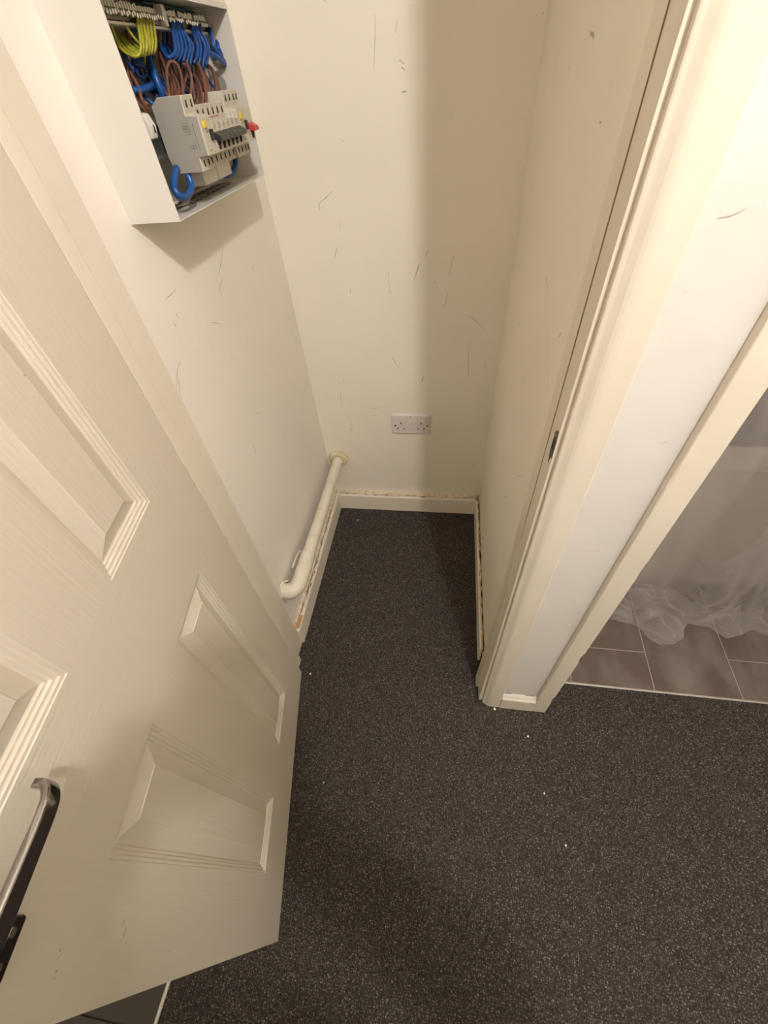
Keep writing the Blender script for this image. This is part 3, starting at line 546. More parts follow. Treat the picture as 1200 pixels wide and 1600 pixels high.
# hinges on the knuckle side
for hz in (.22, 1.72):
    bm = bmesh.new(); cyl(bm, (-.004, DT + .004, hz), (-.004, DT + .004, hz + .09), .005, n=12); box(bm, -.002, 0.0005, .006, DT, hz, hz + .09)
    in_door('hinge', bm, M['steel'])
# lever handle and plate (local y is negative towards the room)
HZ, HX = .950, .575
bm = bmesh.new(); box(bm, .5495, .5900, -.0085, 0, .8790, 1.050)
pl = in_door('handle_plate', bm, M['plate'], bevel=.003, seg=3); pl['label'] = 'dark polished handle plate'
for sx, sz in ((.5600, .8920), (.5800, .8920), (.5600, 1.036), (.5800, 1.036)):
    bm = bmesh.new(); cyl(bm, (sx, -.0080, sz), (sx, -.0105, sz), .0042, .0034, n=14); o = obj('screw', bm, M['screw'], pl)
    bm = bmesh.new()
lever_pts = [(.5760, -.006, HZ), (.5760, -.030, HZ), (.5700, -.0390, HZ), (.5560, -.0410, HZ), (.5200, -.0410, HZ), (.4880, -.0405, HZ), (.4760, -.0380, HZ), (.4690, -.0320, HZ), (.4675, -.0230, HZ)]
def lever():
    bm = bmesh.new(); P = catmull(lever_pts, 6); N = len(P); prev = None
    for i, p in enumerate(P):
        d = (P[min(i + 1, N - 1)] - P[max(i - 1, 0)]).normalized(); s_ = d.cross(Vector((0, 0, 1))).normalized()
        hh = .0076 + .0042 * (1 - i / (N - 1)) ** 1.5; tt = .0040; ring = []
        for k in range(16):
            t = 2 * math.pi * k / 16; cx_, cy_ = math.cos(t), math.sin(t)
            ex = math.copysign(abs(cx_) ** .3, cx_) * tt; ey = math.copysign(abs(cy_) ** .35, cy_) * hh
            ring.append(bm.verts.new(p + s_ * ex + Vector((0, 0, 1)) * ey))
        if prev:
            for j in range(16): bm.faces.new((prev[j], prev[(j + 1) % 16], ring[(j + 1) % 16], ring[j]))
        else: bm.faces.new(ring[::-1])
        prev = ring
    bm.faces.new(prev); return bm
lv = in_door('lever_handle', lever(), M['chrome'], smooth=True); lv['label'] = 'dark chrome lever handle'
# scratches near the handle side
bm = bmesh.new()
for x, z, lx, lz in ((.5600, .7045, .0055, .0014), (.5660, .6970, .0085, .0018), (.5780, .6884, .0025, .0010), (.5749, .8061, .0025, .0030), (.5795, .8045, .0020, .0026), (.5887, .8012, .0024, .0028), (.5931, .8006, .0022, .0026), (.5946, .5686, .0020, .0016), (.5998, .5613, .0016, .0016), (.1600, 1.1700, .0020, .0050), (.0400, .8965, .0020, .0020)):
    cyl(bm, (x + lx / 2, .0002, z), (x + lx / 2, -.0003, z), .5 * lx, .4 * lx, n=8) if lx < .004 else box(bm, x, x + lx, -.0003, .0002, z, z + lz)
o = in_door('scuff_marks', bm, M['scuff']); o['kind'] = 'stuff'

# ---- white waste pipe
PX, PZ = -.4390, .2680
pipe = empty('waste_pipe', (-.47, .62, .268), label='white painted waste pipe running low along the left wall into the back wall', cat='pipe')
BP = (-.47, .62, .268)
def pp(name, bm, m=M['pipe'], **k): return shift_to(obj(name, bm, m, pipe, **k), BP)
bm = bmesh.new(); tube(bm, [(PX, 1.2695, PZ), (PX, 1.15, PZ), (PX, 1.0, PZ), (PX, .85, PZ + .001), (PX, .72, PZ)], .0205, n=24, k=6); pp('pipe_run', bm, smooth=True)
bm = bmesh.new(); tube(bm, [(PX, .765, PZ), (PX, .74, PZ), (PX, .70, PZ), (PX + .0005, .672, PZ), (PX - .004, .645, PZ), (PX - .015, .630, PZ), (PX - .030, .626, PZ), (-.4868, .626, PZ)], .0248, n=24, k=5); pp('elbow', bm, smooth=True)
bm = bmesh.new(); tube(bm, [(PX, .770, PZ), (PX, .7655, PZ), (PX, .7640, PZ)], .0256, n=24, k=2); pp('socket_rim', bm, smooth=True)
def collar(c, ax, r0, r1, n=40, tilt=0):
    bm = bmesh.new(); prof = [(r1, .000), (r0 * .99, .001), (r0, .006), (r0 - .004, .013), (r0 - .014, .0165), (r1, .017)]
    for k in range(n):
        pass
    rings = []
    for k in range(n):
        t = 2 * math.pi * k / n; wob = 1 + .03 * math.sin(3 * t + 1)
        rg = []
        for r, a in prof:
            u_, v_ = math.cos(t) * r * wob, math.sin(t) * r * wob
            rg.append(bm.verts.new((c[0] + u_, c[1] - a, c[2] + v_) if ax == 'y' else (c[0] + a, c[1] + u_, c[2] + v_)))
        rings.append(rg)
    for k in range(n):
        A, Bb = rings[k], rings[(k + 1) % n]
        for j in range(len(prof)): bm.faces.new((A[j], Bb[j], Bb[(j + 1) % len(prof)], A[(j + 1) % len(prof)]))
    return bm
M['flange'] = mat('yellowed plastic collar', (.70, .62, .40), .4, vary=(20, .2))
fo = pp('wall_collar', collar((PX - .001, YB, PZ), 'y', .0400, .0180), M['flange'], smooth=True); fo['label'] = 'yellowed round wall collar'
# split collar hanging off the left wall round the elbow
bm = bmesh.new(); tube(bm, [(-.484 + .010 * math.sin(t * 2.1) ** 2 + .004, .622 + .036 * math.cos(t), PZ + .036 * math.sin(t)) for t in [i * 2 * math.pi / 22 for i in range(21)]], .0035, n=8, k=3); pp('loose_collar', bm, smooth=True)
bm = bmesh.new()
tube(bm, [(PX - .028, .775, PZ + .014), (PX - .030, .74, PZ + .020), (PX - .031, .70, PZ + .018)], .0028, n=6, k=4); pp('paint_skin', bm, smooth=True)

# ---- double socket
SX0, SX1, SZ0, SZ1 = -.2050, -.0590, .4046, .4908; SY = YB
so = empty('double_socket', ((SX0 + SX1) / 2, SY, SZ0), label='white double switched wall socket low on the cream back wall', cat='socket')
BS = tuple(so.location)
def sp_(name, bm, m, **k): return shift_to(obj(name, bm, m, so, **k), BS)
bm = bmesh.new(); pr = [(0, 0), (0, .004), (.0015, .0070), (.004, .0088), (.009, .0095)]
prev = None
def rrect(x0, x1, z0, z1, r, n=5):
    P = []
    for cx, cz, a0 in ((x1 - r, z1 - r, 0), (x0 + r, z1 - r, 90), (x0 + r, z0 + r, 180), (x1 - r, z0 + r, 270)):
        for k in range(n + 1):
            t = math.radians(a0 + 90 * k / n); P.append((cx + r * math.cos(t), cz + r * math.sin(t)))
    return P
for a, h in pr:
    ring = [bm.verts.new((x, SY - h, z)) for x, z in rrect(SX0 + a, SX1 - a, SZ0 + a, SZ1 - a, max(.0065 - a * .4, .002))]
    if prev:
        for j in range(len(ring)): bm.faces.new((prev[j], prev[(j + 1) % len(ring)], ring[(j + 1) % len(ring)], ring[j]))
    prev = ring
bm.faces.new(prev); sp_('faceplate', bm, M['socket'], smooth=False)
YF_ = SY - .0095
for cxp in (-.1695, -.0945):
    s = 1
    bm = bmesh.new(); box(bm, cxp - .0021, cxp + .0021, YF_ - .0004, YF_ + .003, .4500, .4580)
    sp_('earth_slot', bm, M['dark'])
    for k in (-.0111, .0111):
        bm = bmesh.new(); box(bm, cxp + k - .0032, cxp + k + .0032, YF_ - .0004, YF_ + .003, .4290, .4330); sp_('pin_slot', bm, M['dark'])
for sx in (-.1420, -.1235):
    bm = bmesh.new(); prism(bm, [(YF_ + .001, .4770), (YF_ - .0012, .4765), (YF_ - .0045, .4560), (YF_ - .0040, .4540), (YF_ + .001, .4540)], 'x', sx, sx + .0105); sp_('rocker_switch', bm, M['socket'], bevel=.0006)
for sx in (-.1910, -.0720):
    bm = bmesh.new(); cyl(bm, (sx, YF_ + .001, .4440), (sx, YF_ - .0006, .4440), .0032, n=14); sp_('screw', bm, M['dark'])
bm = bmesh.new(); cyl(bm, (-.1325, YF_ + .001, .4850), (-.1325, YF_ - .0008, .4850), .0016, n=10); sp_('switch_mark', bm, M['print'])

# ---- open fuse box
CX0, CX1, CY0, CY1, CZ0, CZ1 = XL, -.4050, .6785, 1.0600, 1.2178, 1.4440
cu = empty('fuse_box', (XL, .87, CZ0), label='open white fuse box on the left wall, its wiring and breakers bare', cat='fuse box')
BC = tuple(cu.location)
def cp(name, bm, m, parent=None, **k):
    if parent is None: return shift_to(obj(name, bm, m, cu, **k), BC)
    return obj(name, bm, m, parent, **k)
T = .0014
def case():
    bm = bmesh.new()
    box(bm, CX0 - .0025, CX0 + .003, CY0 + T, CY1 - T, CZ0 + T, CZ1)
    box(bm, CX0 - .003, CX1, CY0, CY0 + T, CZ0, CZ1); box(bm, CX0 - .003, CX1, CY1 - T, CY1, CZ0, CZ1)
    box(bm, CX0 - .003, CX1 - .00005, CY0 + T, CY1 - T, CZ0, CZ0 + T)
    return bm
cp('enclosure', case(), M['enclosure'])
cp('back_plate', bx(CX0 + .0031, CX0 + .0036, CY0 + .004, CY1 - .004, CZ0 + .004, CZ1 - .004), M['module_side'])  # added plate, its grey tone stands in for shade inside the box
bm = bmesh.new(); box(bm, CX0 + .003, CX1, CY0 + T, CY1 - T, CZ1 - T, CZ1); box(bm, CX1 - T, CX1, CY0 + T, CY1 - T, CZ1 - .006, CZ1 - T)
cp('top_panel', bm, M['enclosure'])
for yy, zz, r in ((1.010, 1.395, .012), (.985, 1.350, .012), (.79, 1.39, .014)):
    bm = bmesh.new(); cyl(bm, (CX0 + .0036, yy, zz), (CX0 + .0042, yy, zz), r, n=20); cp('knockout', bm, M['module'])
for xx, zz, r in ((-.452, 1.352, .013), (-.450, 1.392, .010)):
    bm = bmesh.new(); cyl(bm, (xx, CY1 - T - .0005, zz), (xx, CY1 - T - .0001, zz), r, n=20); cp('knockout', bm, M['module_side'])
# torn slot in the bottom of the box
bm = bmesh.new(); pts = []
for i in range(26):
    t = i / 26 * 2 * math.pi; r = 1 + .18 * noise.noise(Vector((i * .7, 0, 0)))
    pts.append(bm.verts.new((-.4510 + .0085 * math.sin(t) * r, .855 + .105 * math.cos(t) * r, CZ0 + T + .0003)))
bm.faces.new(pts); cp('cable_slot', bm, M['cable_black'])
bm = bmesh.new()
for i in range(9):
    y0 = .765 + i * .022
    tube(bm, [(-.462, y0 - .02, CZ0 + .0035), (-.448 + .004 * math.sin(i), y0, CZ0 + .0050), (-.441, y0 + .02, CZ0 + .0035)], .0022, n=6, k=3)
cp('outer_sheath', bm, M['cable_black'], smooth=True)
# rail
bm = bmesh.new(); prism(bm, [(-.4420, 1.2850), (-.4340, 1.2850), (-.4340, 1.2860), (-.4405, 1.2870), (-.4405, 1.3170), (-.4340, 1.3180), (-.4340, 1.3190), (-.4420, 1.3190)], 'y', .700, 1.045)
cp('mounting_rail', bm, M['rail'])
for ya in (.712, 1.02): cp('rail_post', bx(-.4838, -.4420, ya, ya + .010, 1.290, 1.314), M['rail'])
bm = bmesh.new(); prism(bm, [(-.4330, 1.3060), (-.4240, 1.3060), (-.4210, 1.3180), (-.4260, 1.3310), (-.4330, 1.3330)], 'y', .7180, .7330)
ec = cp('end_clamp', bm, M['enclosure'], bevel=.0015)
bm = bmesh.new(); box(bm, -.4225, -.4210, .7250, .7275, 1.312, 1.320); obj('screw', bm, M['dark'], ec)
def module(name, y0, y1, zt, m, zb=1.2630, front=-.3830, nose=-.3665, toggle=None, button=False, screws=()):
    P = [(-.4190, zt), (front, zt), (front - .0015, zt - .0200), (nose, zt - .0215), (nose, 1.2805), (front, 1.2795), (front + .0005, zb), (-.4270, zb), (-.4300, zb + .010), (-.4320, 1.2850), (-.4310, 1.3370 if zt > 1.34 else 1.325)]
    bm = bmesh.new(); prism(bm, P, 'y', y0 + .0002, y1 - .0002)
    root = cp(name, bm, m, bevel=.0008, seg=1)
    n = len(screws)
    for s_ in screws:
        bm = bmesh.new(); box(bm, front - .0012, front + .0004, s_ - .0012, s_ + .0012, zt - .0125, zt - .0050); obj('terminal_hole', bm, M['dark'], root)
        bm = bmesh.new(); box(bm, front - .0012, front + .0010, s_ - .0013, s_ + .0013, zb + .0050, zb + .0125); obj('terminal_hole', bm, M['dark'], root)
    if toggle:
        tm, w = toggle; yc = (y0 + y1) / 2
        bm = bmesh.new(); prism(bm, [(nose - .001, 1.3040), (nose + .0095, 1.2990), (nose + .0110, 1.2945), (nose + .0085, 1.2925), (nose - .001, 1.2945)], 'y', yc - w / 2, yc + w / 2)
        obj('toggle', bm, tm, root, bevel=.0008)
        bm = bmesh.new(); prism(bm, [(nose - .001, 1.2930), (nose + .0035, 1.2930), (nose + .0012, 1.2835), (nose - .001, 1.2830)], 'y', yc - w * .18, yc + w * .10)
        obj('toggle_prong', bm, M['dark'], root)  # dark prong standing for the lever side and the shadow beneath
    if button:
        bm = bmesh.new(); yc = y0 + .0115; box(bm, nose - .001, nose + .0025, yc - .0048, yc + .0048, 1.3100, 1.3180); obj('test_button', bm, M['yellow'], root, bevel=.0008)
    return root
Y0 = .7550; MW = .0177
r1 = module('residual_current_device', Y0, Y0 + 2 * MW, 1.3450, M['module'], toggle=None, button=True, screws=(Y0 + .010, Y0 + .0255))
bm = bmesh.new(); box(bm, -.3670, -.3620, Y0 + .0215, Y0 + .0275, 1.2960, 1.3080); obj('toggle', bm, M['black'], r1, bevel=.001)
for i in range(6):
    a = Y0 + (2 + i) * MW
    module('circuit_breaker', a, a + MW, 1.3335, M['module'], front=-.3860, toggle=(M['black'], .0168), screws=(a + MW / 2,))
a = Y0 + 8 * MW
r2 = module('residual_current_device', a, a + 2 * MW, 1.3450, M['module'], toggle=None, button=True, screws=(a + .010, a + .0255))
bm = bmesh.new(); box(bm, -.3670, -.3620, a + .0240, a + .0290, 1.2960, 1.3080); obj('toggle', bm, M['black'], r2, bevel=.001)
a = Y0 + 10 * MW
module('main_switch', a, a + 1.6 * MW, 1.3450, M['module'], toggle=(M['red'], .0200), screws=(a + .008, a + .021))
# grey outer side face of the first unit with its print
bm = bmesh.new(); P = [(-.4190, 1.3446), (-.3845, 1.3446), (-.3860, 1.3240), (-.3690, 1.3228), (-.3690, 1.2815), (-.3845, 1.2800), (-.3840, 1.2634), (-.4268, 1.2634), (-.4296, 1.2730), (-.4316, 1.2850), (-.4306, 1.3366)]
prism(bm, P, 'y', Y0 - .0006, Y0 + .0002); sd = cp('side_cover', bm, M['module_side'])
bm = bmesh.new(); r = random.Random(4); yy = Y0 - .0008
for k in range(5): box(bm, -.3960 + r.uniform(0, .002), -.3830 + r.uniform(-.002, 0), yy, yy + .0001, 1.3170 - k * .0030, 1.3175 - k * .0030)
for k in range(5): box(bm, -.3935 + k * .0023, -.3931 + k * .0023, yy, yy + .0001, 1.3070 + r.uniform(0, .002), 1.3150)
box(bm, -.3785, -.3779, yy, yy + .0001, 1.2870, 1.3160); box(bm, -.3830, -.3825, yy, yy + .0001, 1.2890, 1.2980)
obj('printed_marking', bm, M['print'], sd)
def text(body, size, loc, rot, m, parent, name='lettering', ext=.00005):
    c = bpy.data.curves.new(name, 'FONT'); c.body = body; c.size = size; c.extrude = ext; c.align_x = 'CENTER'; c.resolution_u = 2
    t = bpy.data.objects.new(name, c); COL.objects.link(t)
    bpy.context.view_layer.update()
    me = bpy.data.meshes.new_from_object(t); bpy.data.objects.remove(t); bpy.data.curves.remove(c)
    me.transform(Matrix.Translation(loc) @ rot)
    return link(name, me, m, parent)
ROT_SIDE = Matrix.Rotation(math.radians(90), 4, 'X')                       # faces -y
ROT_FRONT = Matrix.Rotation(math.radians(90), 4, 'Z') @ Matrix.Rotation(math.radians(90), 4, 'X')   # faces +x
text('CE', .0065, (-.3885, yy, 1.2895), ROT_SIDE, M['print'], sd)
bm = bmesh.new(); r = random.Random(9)
for i in range(6):
    yc = Y0 + (2.5 + i) * MW
    for k in range(7):
        w = r.uniform(.002, .0055); box(bm, -.36645, -.36635, yc - w, yc + w * r.uniform(.3, 1), 1.3065 + k * .0021, 1.3069 + k * .0021)
    for k in range(2): box(bm, -.36645, -.36635, yc - .001 + k * .003, yc - .0006 + k * .003, 1.3065, 1.3130)
o = cp('printed_marking', bm, M['print'])
bm = bmesh.new(); box(bm, -.36645, -.36635, Y0 + 2.1 * MW, Y0 + 3.8 * MW, 1.3195, 1.3202); cp('printed_marking', bm, M['red'])
for yc in (Y0 + .0115, Y0 + 8 * MW + .0115):
    text('I ON', .0030, (-.3664, yc + .004, 1.3045), ROT_FRONT, M['print'], cu).matrix_parent_inverse = Matrix.Translation(-Vector(BC))
    text('0 OFF', .0028, (-.3664, yc, 1.2850), ROT_FRONT, M['print'], cu).matrix_parent_inverse = Matrix.Translation(-Vector(BC))
# comb covers under the breakers
for ya, yb in ((.7900, .8420), (.8455, .9020)):
    cp('busbar_cover', bx(-.4270, -.4040, ya, yb, 1.2420, 1.2625), M['enclosure'], bevel=.001)
# terminal bars along the top
cp('bar_holder', bx(-.4560, -.4470, .7000, 1.1, 1.4120, 1.4155).copy() if False else bx(-.4560, -.4400, .7000, 1.0560, 1.4120, 1.4150), M['enclosure'], bevel=.0008)
cp('green_strip', bx(-.4830, -.4600, .88, 1.050, 1.4380, 1.4400), M['green'])
bm = bmesh.new(); box(bm, -.4480, -.4360, .8830, .8930, 1.4150, 1.4360); cp('bar_divider', bm, M['enclosure'], bevel=.001)
scr = None
def bar(name, ya, yb, n):
    b_ = cp(name, bx(-.4500, -.4420, ya, yb, 1.4160, 1.4270), M['brass'], bevel=.0008)
    for i in range(n):
        y = ya + (i + .5) * (yb - ya) / n
        bm = bmesh.new(); cyl(bm, (-.4420, y, 1.4225), (-.4345, y, 1.4265 - .004 + rnd.uniform(-.0015, .0015)), .0026, .0024, n=8)
        cyl(bm, (-.4460, y, 1.4270), (-.4460, y, 1.4325 + rnd.uniform(-.001, .0015)), .0023, n=8)
        obj('terminal_screw', bm, M['screw'], b_)
bar('earth_bar', .7150, .8800, 26); bar('neutral_bar', .8950, .9420, 8); bar('neutral_bar', .9500, .9980, 8); bar('neutral_bar', 1.0050, 1.0520, 7)
NM = {'earth': 'earth_wire', 'neutral': 'neutral_wire', 'neutral_main': 'neutral_cable', 'neutral_dark': 'data_wire', 'live': 'live_wire'}
for kind, r_, pts in WIRES:
    bm = bmesh.new(); tube(bm, [(max(p[0], XL + .004 + r_), p[1], p[2]) for p in pts], r_, n=7, k=5)
    cp(NM[kind], bm, M[kind], smooth=True)
r = random.Random(21)
for i in range(22):     # wires packed behind the front bundles
    kind = ('live', 'neutral', 'neutral_dark', 'live')[i % 4]; y = .800 + i * .0112
    yb = y + r.uniform(-.03, .03); bm = bmesh.new()
    tube(bm, [(-.449, y, 1.418), (-.460 + r.uniform(-.003, .003), y + r.uniform(-.006, .006), 1.395), (-.468, (y + yb) / 2, 1.372), (-.462, yb, 1.352), (-.448, yb + r.uniform(-.01, .01), 1.338)], .0024, n=6, k=4)
    cp(NM[kind], bm, M[kind], smooth=True)

# ---- polythene dust sheet in the bathroom
def edge_y(x):
    K = [(.30, .80), (.50, .800), (.56, .775), (.60, .760), (.665, .752), (.700, .700), (.725, .684), (.765, .690), (.800, .713), (.835, .770), (.90, .765), (.937, .728), (.985, .745), (1.03, .768), (1.07, .752), (1.2, .76), (1.3, .75)]
    for (a, p), (b, q) in zip(K[:-1], K[1:]):
        if a <= x <= b: t = (x - a) / (b - a); return p + (q - p) * t
    return .76
def sstep(a, b, x):
    t = min(1, max(0, (x - a) / (b - a))); return t * t * (3 - 2 * t)
def sheet():
    bm = bmesh.new(); NX, NV = 190, 150; G = []
    for i in range(NX + 1):
        x = .345 + (1.285 - .345) * i / NX; row = []
        for j in range(NV + 1):
            v = j / NV
            e = edge_y(x); right = sstep(.80, .90, x)
            yb = .905 - .055 * right
            if v < .55:
                t = v / .55; z = 1.75 * (1 - t) ** 1.15 + .020
                fold = .012 * noise.noise(Vector((x * 5 + z * 1.6, z * .9, 2))) + .005 * noise.noise(Vector((x * 22 + z * 6, z * 4, 7)))
                y = yb + fold + .02 * z * (1 - right)
                y -= .020 * right * sstep(.45, .02, z) * (1 + noise.noise(Vector((x * 30, z * 12, 3))))
                xx = x + .01 * noise.noise(Vector((x * 6, z * 3, 11)))
            else:
                t = (v - .55) / .45; y0 = yb - .020 * right * (1 + noise.noise(Vector((x * 30, .24, 3)))) + .012 * noise.noise(Vector((x * 5, .02, 2)))
                y = y0 + (e - y0) * t
                q = Vector((x * 17, y * 17, 4)); q2 = Vector((x * 48 + 3, y * 48, 1))
                amp = math.sin(math.pi * min(1, t * .98)) ** .6
                crump = sstep(.50, .60, x) * sstep(.84, .76, x)
                z = .006 + amp * (.006 + (.010 + .022 * crump) * abs(noise.noise(q)) * 1.6 + .006 * abs(noise.noise(q2)))
                # ridge running from the front edge to the right
                rd = (y - (.755 + (x - .80) * .42)); z += .030 * right * math.exp(-(rd / .012) ** 2) * sstep(.80, .95, x)
                z += .020 * right * sstep(-.01, .06, rd)
                z += .020 * (1 - t) ** 6
                xx = x + .006 * noise.noise(q2)
            row.append(bm.verts.new((xx, y, z)))
        G.append(row)
    for i in range(NX):
        for j in range(NV): bm.faces.new((G[i][j], G[i + 1][j], G[i + 1][j + 1], G[i][j + 1]))
    return bm
sh = tag(obj('dust_sheet', sheet(), M['film'], smooth=True), 'cloudy polythene dust sheet hanging in the bathroom and crumpled on brown tiles', 'plastic sheet')
bt = empty('bath', (.32, .93, 0), label='bath hidden behind the cloudy hanging plastic sheet', cat='bath')
o = obj('bath_panel', bx(.322, 1.298, .950, .962, -.002, .54), M['bathpanel'], bt, bevel=.002); shift_to(o, (.32, .93, 0))
bm = bmesh.new(); box(bm, .322, 1.298, .938, 1.02, .54, .565); box(bm, .322, 1.298, 1.38, 1.449, .54, .565); box(bm, .322, .39, 1.02, 1.38, .54, .565); box(bm, 1.23, 1.298, 1.02, 1.38, .54, .565)
box(bm, .39, 1.23, 1.02, 1.38, .18, .20)
shift_to(obj('bath_rim', bm, M['bathpanel'], bt, bevel=.004), (.32, .93, 0))

# ---- flakes of paint on the carpet
for k, (x, y, s_, lab) in enumerate([(-.4119, .4749, .0032, 'white paint flake on the carpet at the open door\'s hinge corner'), (.2781, .3633, .0034, 'white paint flake on the carpet just in front of the bathroom frame foot'), (.1866, .4293, .0040, 'white paint flake lying against the foot of the cupboard architrave'),
        (.3058, .2274, .0026, 'small pale flake on open carpet, upper one of two right of centre'), (.3451, .1234, .0028, 'small pale flake on open carpet, lower one of two right of centre'), (-.2954, .1797, .0018, 'tiny pale speck on the carpet beside the door\'s bottom edge'), (-.3726, 1.1648, .0030, 'white paint flake on the carpet near the cupboard\'s back left corner')]):
    bm = bmesh.new(); r = random.Random(k); pts = [(x + s_ * math.cos(t) * r.uniform(.5, 1), y + s_ * 1.4 * math.sin(t) * r.uniform(.5, 1)) for t in [i * math.pi / 3 for i in range(6)]]
    prism(bm, pts, 'z', .0012, .0030)
    tag(obj('paint_flake', bm, M['flake']), lab, 'paint flake', 'paint flakes on the carpet')

# ---- pendant lamp in the hall
pl_ = empty('pendant_lamp', (LAMP.x, LAMP.y, CEIL), label='bare bulb hanging from the hall ceiling above the viewer', cat='lamp')
def lp(name, bm, m, **k): return shift_to(obj(name, bm, m, pl_, **k), (LAMP.x, LAMP.y, CEIL))
bm = bmesh.new(); cyl(bm, (LAMP.x, LAMP.y, CEIL), (LAMP.x, LAMP.y, CEIL - .025), .045, .038, n=28); lp('ceiling_rose', bm, M['socket'])
bm = bmesh.new(); cyl(bm, (LAMP.x, LAMP.y, CEIL - .02), (LAMP.x, LAMP.y, LAMP.z + .10), .0035, n=8); lp('flex', bm, M['socket'])
bm = bmesh.new(); cyl(bm, (LAMP.x, LAMP.y, LAMP.z + .115), (LAMP.x, LAMP.y, LAMP.z + .055), .015, .020, n=20); lp('bulb_holder', bm, M['socket'])
bm = bmesh.new(); bmesh.ops.create_icosphere(bm, subdivisions=3, radius=.034, matrix=Matrix.Translation(LAMP)); cyl(bm, (LAMP.x, LAMP.y, LAMP.z + .025), (LAMP.x, LAMP.y, LAMP.z + .056), .022, .014, n=20)
lp('bulb', bm, M['bulb'], smooth=True)

# ---- added fill disc on the hall ceiling, no known lamp, softens the shadows
def fill_disc(loc, r, power, label):
    e = empty('fill_light', (loc[0], loc[1], CEIL), label=label, cat='lamp')
    bm = bmesh.new(); cyl(bm, (loc[0], loc[1], CEIL), (loc[0], loc[1], CEIL - .02), r + .012, r + .006, n=40); shift_to(obj('rim', bm, M['socket'], e), (loc[0], loc[1], CEIL))
    m = M['bulb'].copy(); m.name = 'lit diffuser'; em = [n for n in m.node_tree.nodes if n.type == 'EMISSION'][0]
    em.inputs[1].default_value = power / (math.pi ** 2 * r * r)
    bm = bmesh.new(); cyl(bm, (loc[0], loc[1], CEIL - .0201), (loc[0], loc[1], CEIL - .026), r, r * .96, n=40); shift_to(obj('fill_glow', bm, m, e), (loc[0], loc[1], CEIL))
for a in FILL: fill_disc(*a)
# ---- the person taking the photograph (stands behind the lens; throws the soft shadow on door and carpet)
r3, u3, w3 = Vector(R_), Vector(U_), Vector(W_)
phc = CAM - r3 * .020 - u3 * .052 - w3 * .022
ph = empty('phone', tuple(phc), label='black phone held up in both hands over the doorway', cat='phone')
def phb(name, hx, hy, hz, off, m, bev):
    bm = bmesh.new(); box(bm, -hx, hx, -hy, hy, -hz, hz)
    bmesh.ops.transform(bm, matrix=Matrix(((r3.x, u3.x, -w3.x, 0), (r3.y, u3.y, -w3.y, 0), (r3.z, u3.z, -w3.z, 0), (0, 0, 0, 1))) @ Matrix.Translation(off), verts=bm.verts)
    return obj(name, bm, m, ph, bevel=bev, seg=4)
phb('phone_body', .0355, .0735, .0040, (0, 0, 0), M['black'], .0035)
phb('camera_bump', .015, .016, .0012, (.017, .052, -.0050), M['black'], .001)
phb('screen', .0335, .0710, .0003, (0, 0, .0042), M['dark'], .0)
def skin_mesh(verts, edges, radii, root=0, sub=2):
    me = bpy.data.meshes.new('skin_tmp'); me.from_pydata([tuple(v) for v in verts], edges, []); me.update()
    o = bpy.data.objects.new('skin_tmp', me); COL.objects.link(o)
    md = o.modifiers.new('skin', 'SKIN'); md.use_smooth_shade = True
    sv = me.skin_vertices[0].data
    for i, r in enumerate(radii):
        sv[i].radius = (r, r) if not isinstance(r, tuple) else r; sv[i].use_root = (i == root)
    sb = o.modifiers.new('sub', 'SUBSURF'); sb.levels = sub; sb.render_levels = sub
    bpy.context.view_layer.update()
    ev = o.evaluated_get(bpy.context.evaluated_depsgraph_get()); m2 = bpy.data.meshes.new_from_object(ev)
    bpy.data.objects.remove(o); bpy.data.meshes.remove(me); return m2
V = []; E_ = []; RR = []
def jv(p, r, to=None):
    V.append(Vector(p)); RR.append(r)
    if to is not None: E_.append((to, len(V) - 1))
    return len(V) - 1
OX, OY = PERSON
def q(x, y, z): return (x + OX, y + OY, z)
pel = jv(q(0, 0, .93), (.155, .115)); wai = jv(q(0, .00, 1.08), (.145, .112), pel); che = jv(q(0, .0, 1.27), (.160, .118), wai); upc = jv(q(0, .01, 1.40), (.12, .085), che)
nk = jv(q(0, .03, 1.48), .055, upc); n2 = jv(q(0, .055, 1.535), .052, nk); hd = jv(q(0, .085, 1.60), (.072, .088), n2); ht = jv(q(0, .085, 1.68), (.070, .082), hd)
for s in (-1, 1):
    hip = jv(q(.09 * s, 0, .86), .092, pel); kn = jv(q(.10 * s, .01, .48), .058, hip); an = jv(q(.105 * s, -.05, .09), .040, kn); he = jv(q(.105 * s, -.035, .045), (.042, .04), an); to = jv(q(.115 * s, .10, .035), (.040, .028), he)
hand_c = {}
for s in (-1, 1):
    sh_ = jv(q(.165 * s, 0, 1.40), .060, upc)
    el = jv((.285, -.235, 1.13) if s > 0 else (-.14, -.215, 1.12), .052, sh_)
    palm = phc + r3 * (.064 * s) - u3 * .040 - w3 * .012
    wrist = palm - u3 * .070 - w3 * .035 + r3 * (.012 * s)
    fo_ = jv((Vector(V[el]) * .45 + wrist * .55), .046, el); wr_ = jv(wrist, .030, fo_)
    pm = jv(palm, (.020, .033), wr_); pe = jv(palm + u3 * .035 - r3 * .004 * s, (.014, .032), pm); hand_c[s] = palm
body = skin_mesh(V, E_, RR, pel, 2)
bmB = bmesh.new(); bmB.from_mesh(body)
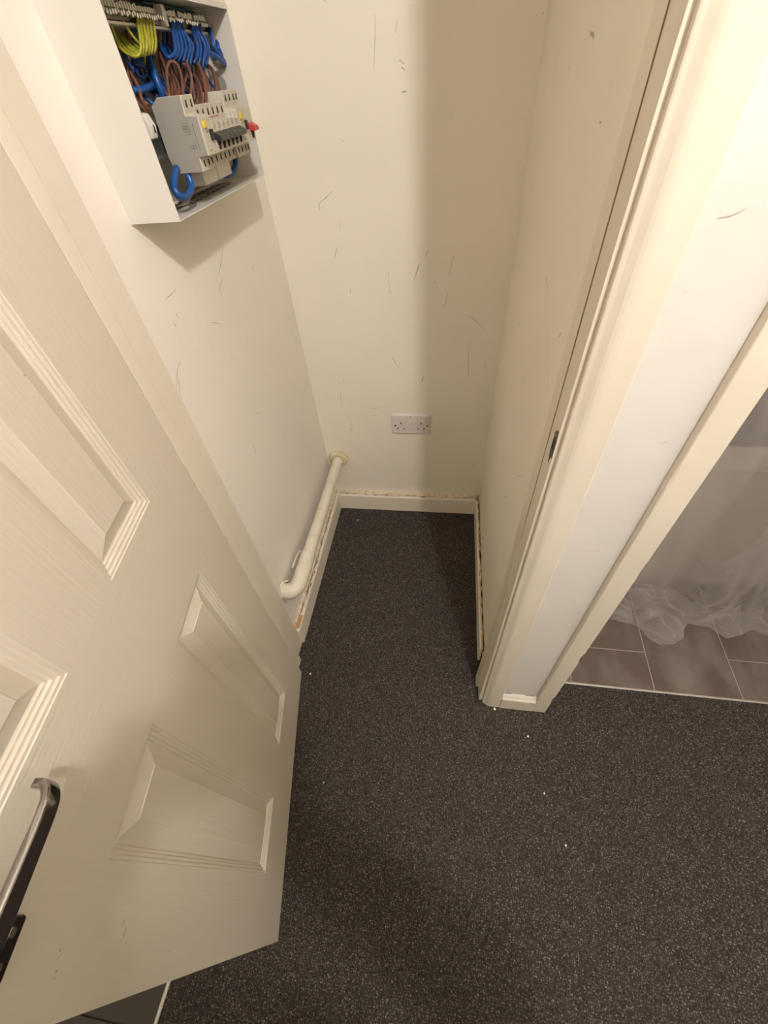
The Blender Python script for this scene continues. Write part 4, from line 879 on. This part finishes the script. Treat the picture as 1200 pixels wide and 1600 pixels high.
for s in (-1, 1):
    c = hand_c[s]
    for k in range(4):     # fingers wrap behind the phone from its side
        b0 = c + u3 * (.040 - k * .019) + r3 * (.004 * s) + w3 * .004; L = (.88, 1.0, .94, .76)[k]
        ch = [b0 - r3 * 0.0 - w3 * .006, b0 + w3 * .016 * L - r3 * .002 * s, b0 + w3 * (.025) - r3 * .022 * s * L, b0 + w3 * .022 - r3 * .036 * s * L]
        m_ = skin_mesh(ch, [(0, 1), (1, 2), (2, 3)], [.0095, .0088, .0080, .0070], 0, 1); bmB.from_mesh(m_); bpy.data.meshes.remove(m_)
    th = [c - u3 * .012 - w3 * .012, c + u3 * .008 - w3 * .024 - r3 * .010 * s, c + u3 * .026 - w3 * .030 - r3 * .022 * s, c + u3 * .042 - w3 * .028 - r3 * .030 * s]
    m_ = skin_mesh(th, [(0, 1), (1, 2), (2, 3)], [.0125, .0115, .0100, .0085], 0, 1); bmB.from_mesh(m_); bpy.data.meshes.remove(m_)
# nose, ears, eyes
hc = Vector(q(0, .085, 1.62)); fwd = Vector((0, .80, -.60)).normalized()
def ell(bm, c, sx, sy, sz, n=2):
    bmesh.ops.create_icosphere(bm, subdivisions=n, radius=1, matrix=Matrix.Translation(c) @ Matrix.Diagonal((sx, sy, sz, 1)))
ell(bmB, Vector(q(0, .160, 1.598)), .012, .018, .020); ell(bmB, Vector(q(.076, .08, 1.612)), .008, .017, .028); ell(bmB, Vector(q(-.076, .08, 1.612)), .008, .017, .028); ell(bmB, Vector(q(0, .146, 1.558)), .024, .012, .007)
me = bpy.data.meshes.new('body'); bmB.to_mesh(me); bmB.free()
per = empty('person', (OX, OY, 0), label='person in dark clothes holding up a phone with both hands', cat='person')
bo = link('body', me, [M['skin'], M['cloth'], M['denim'], M['shoe']], per, smooth=True); bo.matrix_parent_inverse = Matrix.Translation(-Vector((OX, OY, 0)))
for p in me.polygons:
    c = p.center; dh = min((c - hand_c[1]).length, (c - hand_c[-1]).length)
    if c.z < .085: p.material_index = 3
    elif c.z < .95: p.material_index = 2
    elif c.z < 1.475 and dh > .115: p.material_index = 1
bm = bmesh.new(); ell(bm, Vector(q(0, .070, 1.668)), .082, .096, .080, 3)
for v in bm.verts:
    if v.co.z < 1.60 + (v.co.y - OY - .07) * .6 + .0: v.co.z = 1.60 + (v.co.y - OY - .07) * .6
hr = obj('hair', bm, M['hair'], per, smooth=True); hr.matrix_parent_inverse = Matrix.Translation(-Vector((OX, OY, 0)))
for s in (-1, 1):
    bm = bmesh.new(); ell(bm, Vector(q(.028 * s, .147, 1.622)), .011, .008, .007); o = obj('eye', bm, M['flake'], per, smooth=True); o.matrix_parent_inverse = Matrix.Translation(-Vector((OX, OY, 0)))
    bm = bmesh.new(); ell(bm, Vector(q(.028 * s, .1535, 1.6205)), .0042, .0020, .0042); o = obj('iris', bm, M['dark'], o, smooth=True)
